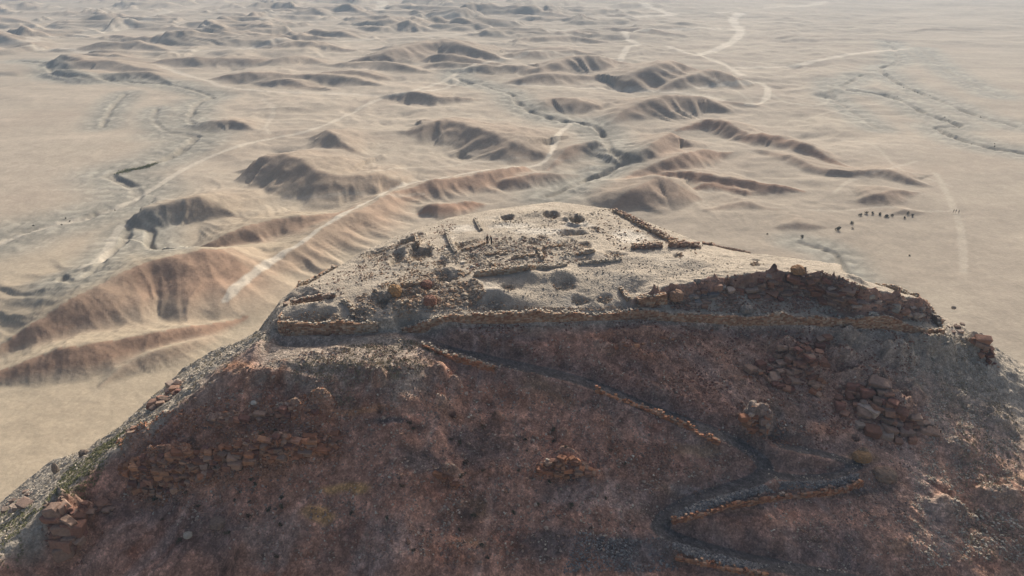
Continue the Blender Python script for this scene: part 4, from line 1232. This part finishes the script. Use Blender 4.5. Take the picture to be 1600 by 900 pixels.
scatter('rubble', 'small pale rubble strewn over the summit ruins', [
    (TOP_MID, 3000, .1, .46, 'pale', 1.0), (TOP_MID, 700, .12, .5, 'brown', 1.2), (RUB, 2000, .18, .5, 'warm', .3),
    ([(540,470),(600,440),(690,420),(740,425),(640,500),(560,505)], 1700, .1, .5, 'warm', 1.2),
    ([(560,400),(640,370),(690,390),(690,430),(560,440)], 1300, .1, .42, 'warm', 1.2),
    ([(430,500),(520,490),(545,512),(430,520)], 700, .1, .34, 'warm', .4),
    ([(770,335),(940,330),(980,350),(940,375),(770,365)], 1100, .07, .34, 'pale', .8),
    ([(950,325),(1050,372),(1100,382),(1090,396),(970,392),(930,360)], 1900, .1, .42, 'warm', .6),
    ([(900,410),(1100,400),(1200,412),(1000,455),(900,480),(760,480)], 900, .07, .3, 'pale', .8),
    ([(640,494),(1000,478),(1000,486),(640,503)], 900, .1, .32, 'warm', .3),
    ([(1000,478),(1100,440),(1300,430),(1350,480),(1480,500),(1460,508),(1200,490)], 3200, .1, .5, 'brown', .6),
    ([(440,470),(560,410),(640,372),(700,345),(720,352),(600,430),(500,480)], 900, .08, .36, 'brown', 1.3)]
    + [([(a - c, b), (a - c * .5, b - d), (a + c * .5, b - d), (a + c, b), (a + c * .5, b + d), (a - c * .5, b + d)], 60, .1, .45, 'warm', .3) for a, b, c, d, e in PITS])
scatter('rubble', 'small dark red and brown rubble strewn over the shaded slope', [
    ([(430,560),(640,530),(900,600),(1200,720),(1040,800),(900,890),(420,890),(180,780),(260,690)], 8000, .09, .42, 'brown', 1.2), ([(430,560),(640,530),(900,600),(1200,720),(1040,800),(900,890),(420,890),(180,780),(260,690)], 2200, .09, .36, 'pale', 1.4), ([(650,520),(1000,500),(1480,525),(1440,890),(1200,890),(1200,700),(900,580)], 1600, .09, .36, 'pale', 1.4),
    ([(650,520),(1000,500),(1480,525),(1300,700),(1200,700),(900,580)], 5000, .09, .42, 'red', 1.2),
    ([(180,690),(300,640),(530,620),(540,720),(330,760),(220,790)], 4000, .1, .4, 'orange', .7),
    ([(960,680),(1060,700),(1080,740),(930,720)], 500, .1, .34, 'red', .6),
    ([(1200,780),(1420,720),(1440,890),(1300,890)], 1500, .07, .32, 'brown', 1.0)])
scatter('rubble', 'grey gravel banks heaped beside the path', [
    ([(1050,806),(1090,786),(1190,758),(1210,770),(1130,788),(1062,812)], 1700, .1, .4, 'grey', .2),
    ([(1215,752),(1300,750),(1340,740),(1345,756),(1280,764),(1220,766)], 1100, .1, .36, 'grey', .3),
    ([(1055,846),(1120,866),(1200,884),(1180,892),(1100,876),(1048,858)], 1200, .1, .4, 'grey', .3),
    ([(900,830),(1040,840),(1060,890),(880,895)], 1300, .08, .34, 'grey', .6)])
scatter('rubble', 'pale stones and clods covering the sunlit left spur', [
    ([(440,490),(410,535),(330,600),(200,690),(60,790),(0,860),(0,790),(130,670),(300,560)], 9000, .08, .42, 'pale', .9)])
scatter('rubble', 'pale scree on the right shoulder of the hill', [
    ([(1400,540),(1500,520),(1590,650),(1598,880),(1440,890),(1450,700)], 4500, .08, .4, 'pale', 1.3),
    ([(1460,600),(1480,620),(1455,760),(1440,890),(1415,890),(1430,740)], 900, .07, .3, 'pale', .4)])
# ------------------------------------------------------------------ plants
def leaf_mat(name, col):
    m, nt, b = new_mat(name)
    oi = nt.nodes.new('ShaderNodeObjectInfo'); n = nt.nodes.new('ShaderNodeTexNoise'); n.inputs['Scale'].default_value = 4
    g = nt.nodes.new('ShaderNodeNewGeometry'); nt.links.new(g.outputs['Position'], n.inputs['Vector'])
    r = nt.nodes.new('ShaderNodeValToRGB')
    r.color_ramp.elements[0].position = .3; r.color_ramp.elements[0].color = (col[0] * .6, col[1] * .6, col[2] * .6, 1)
    r.color_ramp.elements[1].position = .7; r.color_ramp.elements[1].color = (col[0] * 1.3, col[1] * 1.3, col[2] * 1.25, 1)
    nt.links.new(n.outputs['Fac'], r.inputs[0]); nt.links.new(r.outputs[0], b.inputs['Base Color'])
    return m
M_SHRUB = leaf_mat('dry_shrub_leaf', (.115, .10, .07))
M_GRASS = leaf_mat('green_grass', (.22, .22, .11))
M_STRAW = leaf_mat('dry_grass', (.36, .31, .215))
M_WOOD = leaf_mat('shrub_stem', (.12, .09, .065))

def leaf_cloud(n, r, hgt, size, rnd):
    """small leaf faces spread through a low dome"""
    V, F = [], []
    lob = [(rnd.uniform(-.5, .5), rnd.uniform(-.5, .5), rnd.uniform(.25, .7), rnd.uniform(.3, .55)) for _ in range(6)]
    for i in range(n):
        lx, ly, lz, lr = lob[i % 6]
        d = Vector((rnd.gauss(0, 1), rnd.gauss(0, 1), rnd.gauss(0, .8))).normalized() * (rnd.random() ** .45) * lr
        c = Vector(((lx + d.x) * r, (ly + d.y) * r, max(.03, (lz + d.z)) * hgt))
        a = Vector((rnd.gauss(0, 1), rnd.gauss(0, 1), rnd.gauss(0, 1))).normalized(); b = a.orthogonal().normalized()
        s = size * rnd.uniform(.6, 1.3); k = len(V)
        V += [c - a * s, c + b * s * .5, c + a * s, c - b * s * .5]; F.append((k, k + 1, k + 2, k + 3))
    return np.array([v[:] for v in V]), np.array(F)
_rn = random.Random(5)
SHRUBS = [mesh_from('shrub', *leaf_cloud(150, .62, .75, .11, _rn), M_SHRUB) for _ in range(5)]
STEMS = []
for k in range(3):
    V, F = [], []
    for j in range(6):
        a = j * 1.05 + k; q = len(V); d = Vector((math.cos(a) * .3, math.sin(a) * .3, .5)); w = Vector((-math.sin(a), math.cos(a), 0)) * .02
        for p, s in ((Vector((0, 0, -.1)), 1.4), (d, .5)): V += [p - w * s, p + w * s, p + Vector((0, 0, .03 * s))]
        F += [(q, q + 1, q + 4, q + 3), (q + 1, q + 2, q + 5, q + 4), (q + 2, q, q + 3, q + 5)]
    STEMS.append(mesh_from('stem', np.array([v[:] for v in V]), np.array(F), M_WOOD))

def shrub(loc, s, label, group, i):
    e = empty('shrub', loc, random.random() * 6.28); e.scale = (s, s, s * random.uniform(.8, 1.1)); tag(e, label, 'shrub', group)
    for nm, me in (('foliage', SHRUBS[i % 5]), ('stem', STEMS[i % 3])):
        o = bpy.data.objects.new(nm, me); COL.objects.link(o); o.parent = e

def D3(px, py):
    W = march(px, py, desert0, 150, 4000, 300)
    h = desert_full(W[:, 0], W[:, 1])[0]
    return np.column_stack([W[:, 0], W[:, 1], h])
BUSH = [(1344,337,1.3),(1354,334,1.6),(1363,335,1.4),(1374,336,1.5),(1385,339,1.7),(1394,338,1.2),(1418,334,1.3),(1426,338,1.3),(1413,341,1.0),(1331,350,1.4),(1309,360,1.9),(1254,371,1.6),(1332,358,.9),(1421,400,.8),(1199,366,.7)]
DB = D3([b[0] for b in BUSH], [b[1] for b in BUSH])
BL = ['lone round shrub at the end of the low scarp on the valley floor', 'isolated shrub beside the start of the dry gully on the valley floor']
for i, (b, p) in enumerate(zip(BUSH, DB)):
    lab = BL[0] if i == 10 else BL[1] if i == 11 else 'dark shrub in the line of bushes along the dry stream bed beyond the summit'
    if i in (13, 14): lab = ['tiny lone shrub out on the bare plain right of the gully', 'tiny shrub left of the low scarp on the valley floor'][i - 13]
    shrub(p, b[2] * 1.25, lab, None if i in (10, 11, 13, 14) else 'bushes along the dry stream bed', i)
WB = []
for W, w, dp in (WW[1], WW[6], WW[7]):
    k = rng.choice(np.arange(4, len(W) - 4), min(7, len(W) - 8), replace=False)
    for j in k: WB.append((W[j, 0] + rng.normal(0, 3), W[j, 1] + rng.normal(0, 4)))
WB = np.array(WB); wz = desert_full(WB[:, 0], WB[:, 1])[0]
for i, (q, z) in enumerate(zip(WB, wz)):
    shrub((q[0], q[1], z), random.uniform(.7, 1.1), 'small dark bush growing along a wadi on the plain', 'bushes along the wadis', i)
SL = sample_poly([(200,800),(330,690),(560,640),(760,640),(1040,720),(1010,800),(800,890),(220,890)], 60, .4, 3)
for i, p in enumerate(SL):
    o = bpy.data.objects.new('shrub', SHRUBS[i % 5]); COL.objects.link(o)
    o.location = p; s = random.uniform(.4, .8); o.scale = (s, s, s * .8); o.rotation_euler = (0, 0, random.random() * 6.28)
    tag(o, 'low dark shrub dotted over the shaded slope', 'shrub', 'shrubs on the shaded slope')

def tufts(name, label, areas, mat, blades=7):
    V, F, off = [], [], 0
    for poly, n, h, cl in areas:
        p = sample_poly(poly, n, cl, n)
        for k in range(blades):
            a = rng.random(len(p)) * 6.28; l = h * rng.uniform(.5, 1.2, len(p)); sp = rng.uniform(.15, .7, len(p)) * l
            b0 = p + np.stack([rng.normal(0, .06, len(p)), rng.normal(0, .06, len(p)), np.full(len(p), -.03)], 1)
            w = .035 + .02 * rng.random(len(p))
            t = b0 + np.stack([np.cos(a) * sp, np.sin(a) * sp, l], 1)
            sd = np.stack([-np.sin(a) * w, np.cos(a) * w, np.zeros(len(p))], 1)
            V.append(np.stack([b0 - sd, b0 + sd, t], 1).reshape(-1, 3))
            F.append(np.arange(len(p) * 3).reshape(-1, 3) + off); off += len(p) * 3
    o = bpy.data.objects.new(name, mesh_from(name, np.vstack(V), np.vstack(F), mat)); COL.objects.link(o)
    return tag(o, label, 'grass', kind='stuff')
tufts('grass', 'sparse green grass on the lower part of the left spur', [
    ([(60,800),(100,740),(160,690),(185,690),(170,725),(110,775),(75,810)], 2600, .2, .9), ([(0,880),(0,800),(40,780),(60,800),(40,870),(20,898)], 1200, .2, .9), ([(110,740),(200,670),(230,660),(190,700)], 700, .16, .9)], M_GRASS)
tufts('dry_grass', 'dry straw coloured grass tufts on the sunlit shoulders of the hill', [
    ([(430,500),(405,540),(330,600),(200,690),(90,770),(60,760),(180,640),(330,545)], 4500, .22, .9),
    ([(1440,545),(1500,525),(1590,650),(1598,880),(1500,890),(1500,700)], 1500, .2, 1.2),
    ([(450,570),(540,540),(640,530),(700,560),(620,600),(480,640)], 1500, .2, .9)], M_STRAW, 6)

_g = spline([(186,267),(205,263),(225,259),(240,255)], 3)
_g = np.repeat(D3(_g[:, 0], _g[:, 1] + 1.5), 26, 0); _g[:, 0] += rng.normal(0, 1.0, len(_g)); _g[:, 1] += rng.normal(0, 2.4, len(_g)); _g[:, 2] = desert_full(_g[:, 0], _g[:, 1])[0]
V, F = [], []
for k in range(9):
    a = rng.random(len(_g)) * 6.28; l = rng.uniform(.3, .9, len(_g)); sd = np.stack([-np.sin(a), np.cos(a), 0 * a], 1) * .12
    V.append(np.stack([_g - sd, _g + sd, _g + np.stack([np.cos(a) * l * .6, np.sin(a) * l * .6, l], 1)], 1).reshape(-1, 3)); F.append(np.arange(len(_g) * 3).reshape(-1, 3) + k * len(_g) * 3)
o = bpy.data.objects.new('grass', mesh_from('grass', np.vstack(V), np.vstack(F), M_GRASS)); COL.objects.link(o)
tag(o, 'bright green strip of grass along the wadi at the left', 'grass', kind='stuff')

# ------------------------------------------------------------------ people
def plain_mat(name, col, rough=.8):
    m, nt, b = new_mat(name)
    n = nt.nodes.new('ShaderNodeTexNoise'); n.inputs['Scale'].default_value = 12
    r = nt.nodes.new('ShaderNodeValToRGB')
    r.color_ramp.elements[0].color = (*[c * .75 for c in col], 1); r.color_ramp.elements[1].color = (*[min(1, c * 1.25) for c in col], 1)
    nt.links.new(n.outputs['Fac'], r.inputs[0]); nt.links.new(r.outputs[0], b.inputs['Base Color']); b.inputs['Roughness'].default_value = rough
    return m
M_SKIN = plain_mat('skin', (.36, .21, .15)); M_HAIR = plain_mat('dark_hair', (.02, .016, .013))
def make_person(name, label, loc, rz, top, legs, pose, group=None):
    """pose: dict of joint overrides; facing -y"""
    J = dict(pelvis=(0, 0, .95), spine=(0, .01, 1.14), chest=(0, 0, 1.33), nb=(0, .01, 1.46), neck=(0, -.005, 1.53), head=(0, -.02, 1.62), crown=(0, -.015, 1.69), nose=(0, -.115, 1.62))
    R = dict(pelvis=.125, spine=.115, chest=.135, nb=.075, neck=.052, head=.09, crown=.07, nose=.016)
    E = [('pelvis', 'spine'), ('spine', 'chest'), ('chest', 'nb'), ('nb', 'neck'), ('neck', 'head'), ('head', 'crown'), ('head', 'nose')]
    for s, k in ((1, 'l'), (-1, 'r')):
        J.update({'hip' + k: (.095 * s, 0, .88), 'knee' + k: (.115 * s, -.03, .49), 'ank' + k: (.12 * s, .02, .09), 'heel' + k: (.12 * s, .04, .045), 'toe' + k: (.14 * s, -.16, .035),
                  'sh' + k: (.175 * s, .01, 1.41), 'elb' + k: (.25 * s, .03, 1.13), 'wri' + k: (.25 * s, -.07, .89), 'palm' + k: (.25 * s, -.09, .83), 'ear' + k: (.098 * s, -.01, 1.62)})
        R.update({'hip' + k: .095, 'knee' + k: .06, 'ank' + k: .042, 'heel' + k: .045, 'toe' + k: .035, 'sh' + k: .062, 'elb' + k: .045, 'wri' + k: .03, 'palm' + k: .036, 'ear' + k: .018})
        E += [('pelvis', 'hip' + k), ('hip' + k, 'knee' + k), ('knee' + k, 'ank' + k), ('ank' + k, 'heel' + k), ('heel' + k, 'toe' + k), ('chest', 'sh' + k), ('sh' + k, 'elb' + k), ('elb' + k, 'wri' + k), ('wri' + k, 'palm' + k), ('head', 'ear' + k)]
    J.update(pose)
    for s, k in ((1, 'l'), (-1, 'r')):
        p = Vector(J['palm' + k]); w = Vector(J['wri' + k]); d = (p - w).normalized(); side = d.cross(Vector((s, 0, 0)))
        side = side.normalized() if side.length > .1 else Vector((0, 1, 0)); inn = d.cross(side)
        for f, (o_, l) in enumerate(((.028, .075), (.010, .085), (-.009, .08), (-.027, .062))):
            a = p + side * o_ + d * .03; b = a + d * l * .55; c = b + (d + inn * .5).normalized() * l * .5
            for nm, q in (('a', a), ('b', b), ('c', c)): J['f%d%s%s' % (f, nm, k)] = q[:]; R['f%d%s%s' % (f, nm, k)] = .009
            E += [('palm' + k, 'f%da%s' % (f, k)), ('f%da%s' % (f, k), 'f%db%s' % (f, k)), ('f%db%s' % (f, k), 'f%dc%s' % (f, k))]
        a = p + side * .035 - d * .01; b = a + (side + d * .8).normalized() * .045
        J['ta' + k] = a[:]; J['tb' + k] = b[:]; R['ta' + k] = .011; R['tb' + k] = .009
        E += [('palm' + k, 'ta' + k), ('ta' + k, 'tb' + k)]
    keys = list(J); idx = {k: i for i, k in enumerate(keys)}
    me = bpy.data.meshes.new('person_skeleton')
    me.from_pydata([J[k] for k in keys], [(idx[a], idx[b]) for a, b in E], [])
    ob = bpy.data.objects.new('person_skeleton', me); COL.objects.link(ob)
    md = ob.modifiers.new('skin', 'SKIN'); md.use_smooth_shade = True
    for i, k in enumerate(keys):
        sv = me.skin_vertices[0].data[i]; sv.radius = (R[k], R[k] * (.78 if k in ('pelvis', 'spine', 'chest') else 1)); sv.use_root = k == 'pelvis'
    ss_ = ob.modifiers.new('sub', 'SUBSURF'); ss_.levels = 1; ss_.render_levels = 1
    dg = bpy.context.evaluated_depsgraph_get(); dg.update()
    body = bpy.data.meshes.new_from_object(ob.evaluated_get(dg))
    bpy.data.objects.remove(ob); bpy.data.meshes.remove(me)
    for m in (M_SKIN, top, legs): body.materials.append(m)
    hz_ = J['pelvis'][2]; wl, wr = Vector(J['wril']), Vector(J['wrir'])
    for f in body.polygons:
        c = f.center
        f.material_index = 0 if (c.z > J['nb'][2] + .04 or (c - wl).length < .05 or (c - wr).length < .05 or (c - Vector(J['palml'])).length < .17 or (c - Vector(J['palmr'])).length < .17) else (1 if c.z > hz_ - .03 else 2)
    body.name = name
    o = bpy.data.objects.new(name, body); COL.objects.link(o)
    o.location = loc; o.rotation_euler = (0, 0, rz)
    tag(o, label, 'person', group)
    hb_ = bmesh.new(); bmesh.ops.create_icosphere(hb_, subdivisions=2, radius=1)
    hc_ = Vector(J['head'])
    for v in hb_.verts:
        k = v.co.copy(); v.co = Vector((k.x * .102, k.y * .112 + .012, max(k.z, -.35 + .35 * (k.y < -.2) + (.75 if k.y < -.55 else 0)) * .108 + .045)) + hc_
    hm2 = bpy.data.meshes.new('hair'); hb_.to_mesh(hm2); hb_.free(); hm2.materials.append(M_HAIR)
    h_ = bpy.data.objects.new('hair', hm2); COL.objects.link(h_); h_.parent = o
    return o
M_BLK = plain_mat('black_cloth', (.022, .021, .024)); M_NAVY = plain_mat('dark_navy_cloth', (.025, .028, .04)); M_GRY = plain_mat('charcoal_cloth', (.045, .042, .042)); M_KHA = plain_mat('brown_cloth', (.09, .07, .05))
pp = G3([761.5, 768], [383, 384])
make_person('person', 'person in black standing with a straight back, the farther of two on the summit', pp[0], math.radians(35), M_BLK, M_BLK, {})
make_person('person', 'person in dark clothes leaning with one arm raised, the nearer of two on the summit', pp[1], math.radians(-60), M_NAVY, M_GRY,
            dict(chest=(0, -.05, 1.32), nb=(0, -.08, 1.44), neck=(0, -.1, 1.5), head=(0, -.13, 1.58), crown=(0, -.14, 1.65), nose=(0, -.225, 1.57), earl=(.098, -.12, 1.58), earr=(-.098, -.12, 1.58),
                 shl=(.175, -.05, 1.39), shr=(-.175, -.05, 1.39), elbl=(.25, -.2, 1.17), wril=(.14, -.4, 1.25), palml=(.12, -.46, 1.27), elbr=(-.27, -.06, 1.13), wrir=(-.22, -.2, .93), palmr=(-.21, -.24, .88)))
wp = D3([1489.5, 1493, 1497.5], [333, 333, 334])
for q, lab, t_, l_, ph in zip(wp, ('leftmost of three walkers on the plain, dark clothes', 'middle walker of three on the plain, dark clothes', 'rightmost of three walkers on the plain, bulky dark jacket'), (M_BLK, M_NAVY, M_GRY), (M_GRY, M_KHA, M_BLK), (.16, -.14, .12)):
    make_person('person', lab, q, math.radians(190 + ph * 60), t_, l_, dict(kneel=(.1, -.03 - ph, .5), ankl=(.1, -ph * 1.2, .09), heell=(.1, .02 - ph * 1.2, .045), toel=(.11, -.17 - ph * 1.2, .035),
                kneer=(-.1, -.03 + ph, .5), ankr=(-.1, ph * 1.4, .1), heelr=(-.1, .03 + ph * 1.4, .06), toer=(-.11, -.16 + ph * 1.4, .035), wril=(.25, .1, .9), palml=(.25, .1, .84), wrir=(-.25, -.16, .9), palmr=(-.25, -.19, .85)), 'walkers on the plain')

# ------------------------------------------------------------------ bicycles
M_TYRE = plain_mat('tyre_rubber', (.015, .015, .016), .7); M_FRAME = plain_mat('black_frame_paint', (.03, .03, .035), .35); M_METAL = plain_mat('steel', (.35, .35, .36), .35)
M_FRAME2 = plain_mat('grey_frame_paint', (.12, .12, .13), .35)
def tube_geo(V, F, p, q, r, n=7):
    p, q = Vector(p), Vector(q); d = (q - p).normalized(); a = d.orthogonal().normalized(); b = d.cross(a); k = len(V)
    for c in (p, q):
        for i in range(n): t = 6.2832 * i / n; V.append((c + a * math.cos(t) * r + b * math.sin(t) * r)[:])
    for i in range(n): F.append((k + i, k + (i + 1) % n, k + n + (i + 1) % n, k + n + i))
def ring_geo(V, F, c, R_, r, n=26, m=7):
    k = len(V)
    for i in range(n):
        t = 6.2832 * i / n
        for j in range(m):
            u = 6.2832 * j / m; V.append((c[0] + (R_ + r * math.cos(u)) * math.cos(t), c[1] + r * math.sin(u), c[2] + (R_ + r * math.cos(u)) * math.sin(t)))
    for i in range(n):
        for j in range(m): F.append((k + i * m + j, k + ((i + 1) % n) * m + j, k + ((i + 1) % n) * m + (j + 1) % m, k + i * m + (j + 1) % m))
def part(nm, V, F, mat, parent):
    o = bpy.data.objects.new(nm, mesh_from(nm, np.array(V), np.array(F), mat)); COL.objects.link(o); o.parent = parent
    o.data.polygons.foreach_set('use_smooth', np.ones(len(F), bool))
    return o
def bicycle(loc, rz, lean, fmat, label):
    e = empty('bicycle', loc, rz); e.rotation_euler = (lean, 0, rz); tag(e, label, 'bicycle', 'bicycles on the summit')
    for x in (-.52, .52):
        V, F = [], []; ring_geo(V, F, (x, 0, .345), .315, .028)
        w = part('wheel', V, F, M_TYRE, e)
        V, F = [], []; ring_geo(V, F, (x, 0, .345), .285, .012, 22, 5); part('rim', V, F, M_METAL, w)
        V, F = [], []
        for i in range(14):
            t = 6.2832 * i / 14; tube_geo(V, F, (x, .02 * (-1) ** i, .345), (x + .285 * math.cos(t), 0, .345 + .285 * math.sin(t)), .003, 4)
        tube_geo(V, F, (x, -.05, .345), (x, .05, .345), .022); part('spoke', V, F, M_METAL, w)
    V, F = [], []
    for p, q, r in (((-.05, 0, .32), (-.16, 0, .78), .018), ((-.16, 0, .74), (.36, 0, .84), .019), ((-.05, 0, .32), (.37, 0, .74), .021), ((.35, 0, .88), (.39, 0, .70), .022), ((-.05, .04, .32), (-.52, .05, .345), .012), ((-.05, -.04, .32), (-.52, -.05, .345), .012),
                    ((-.15, .02, .74), (-.52, .05, .345), .01), ((-.15, -.02, .74), (-.52, -.05, .345), .01), ((.39, 0, .70), (.41, .055, .64), .02), ((.39, 0, .70), (.41, -.055, .64), .02), ((.41, .055, .64), (.52, .055, .345), .018), ((.41, -.055, .64), (.52, -.055, .345), .018)): tube_geo(V, F, p, q, r)
    part('frame', V, F, fmat, e)
    V, F = [], []; tube_geo(V, F, (.34, 0, .88), (.38, 0, .96), .014); tube_geo(V, F, (.38, -.34, .98), (.40, 0, .96), .012); tube_geo(V, F, (.40, 0, .96), (.38, .34, .98), .012)
    hb2 = part('handlebar', V, F, M_FRAME, e)
    for s in (-1, 1):
        V, F = [], []; tube_geo(V, F, (.38, s * .24, .975), (.375, s * .345, .981), .018); part('grip', V, F, M_TYRE, hb2)
    V, F = [], []; tube_geo(V, F, (-.16, 0, .78), (-.19, 0, .93), .013); part('seat_post', V, F, M_METAL, e)
    sd = [(-.33, .07), (-.28, .08), (-.2, .055), (-.1, .03), (-.04, .018)]; V, F = [], []
    for x, w in sd: V += [(x, -w, .94), (x, -w * .6, .965), (x, w * .6, .965), (x, w, .94)]
    for i in range(4):
        for j in range(4): F.append((i * 4 + j, i * 4 + (j + 1) % 4, i * 4 + 4 + (j + 1) % 4, i * 4 + 4 + j))
    F += [(3, 2, 1, 0), (16, 17, 18, 19)]; part('saddle', V, F, M_TYRE, e)
    V, F = [], []; ring_geo(V, F, (-.05, .05, .32), .085, .008, 18, 5); tube_geo(V, F, (-.05, .07, .32), (.07, .07, .2), .01); tube_geo(V, F, (-.05, -.07, .32), (-.17, -.07, .44), .01); tube_geo(V, F, (-.05, -.08, .32), (-.05, .08, .32), .02)
    cr = part('crank', V, F, M_METAL, e)
    for s, x, z in ((1, .07, .2), (-1, -.17, .44)):
        V, F = [], []; tube_geo(V, F, (x - .04, s * .11, z), (x + .04, s * .11, z), .022, 5); part('pedal', V, F, M_TYRE, cr)
    return e
bp_ = G3([553, 563], [499, 504])
bicycle(bp_[0], math.radians(25), math.radians(-22), M_FRAME, 'black bicycle propped on stones behind the masonry lump, the farther of two')
bicycle(bp_[1], math.radians(-12), math.radians(-20), M_FRAME2, 'grey bicycle propped on stones behind the masonry lump, the nearer of two')
for i, (p, a) in enumerate(zip(bp_, (25, -12))):
    o = bpy.data.objects.new('stone', STONES[i + 3]); COL.objects.link(o); a = math.radians(a)
    place(o, (p[0] - math.sin(a) * .42, p[1] + math.cos(a) * .42, p[2] + .28), (.8, .5, .8), (0, 0, a), PAL['pale'][i])
    tag(o, ['pale block that props the farther bicycle', 'pale block that props the nearer bicycle'][i], 'stone')

# ------------------------------------------------------------------ haze over the valley
hb = bmesh.new()
bmesh.ops.create_cube(hb, size=1.0)
zlo, zhi = float(min(dz.min(), HZ.min())) - 1.2, max(CAM_Z + 2.5, float(max(dz.max(), HZ.max())) + 2.0)
for v in hb.verts:
    v.co = Vector((v.co.x * 14100, v.co.y * 14100, zlo if v.co.z < 0 else zhi))
me = bpy.data.meshes.new('haze'); hb.to_mesh(me); hb.free()
haze = bpy.data.objects.new('haze', me); COL.objects.link(haze)
tag(haze, 'pale dusty haze hanging over the desert valley', 'haze', kind='stuff')
hm_ = bpy.data.materials.new('haze_air'); hm_.use_nodes = True
nt = hm_.node_tree; nt.nodes.clear()
vo = nt.nodes.new('ShaderNodeOutputMaterial'); pv = nt.nodes.new('ShaderNodeVolumePrincipled')
pv.inputs['Color'].default_value = (.60, .80, 1.0, 1)
pv.inputs['Density'].default_value = .00021
pv.inputs['Anisotropy'].default_value = .0
nt.links.new(pv.outputs[0], vo.inputs['Volume'])
me.materials.append(hm_)
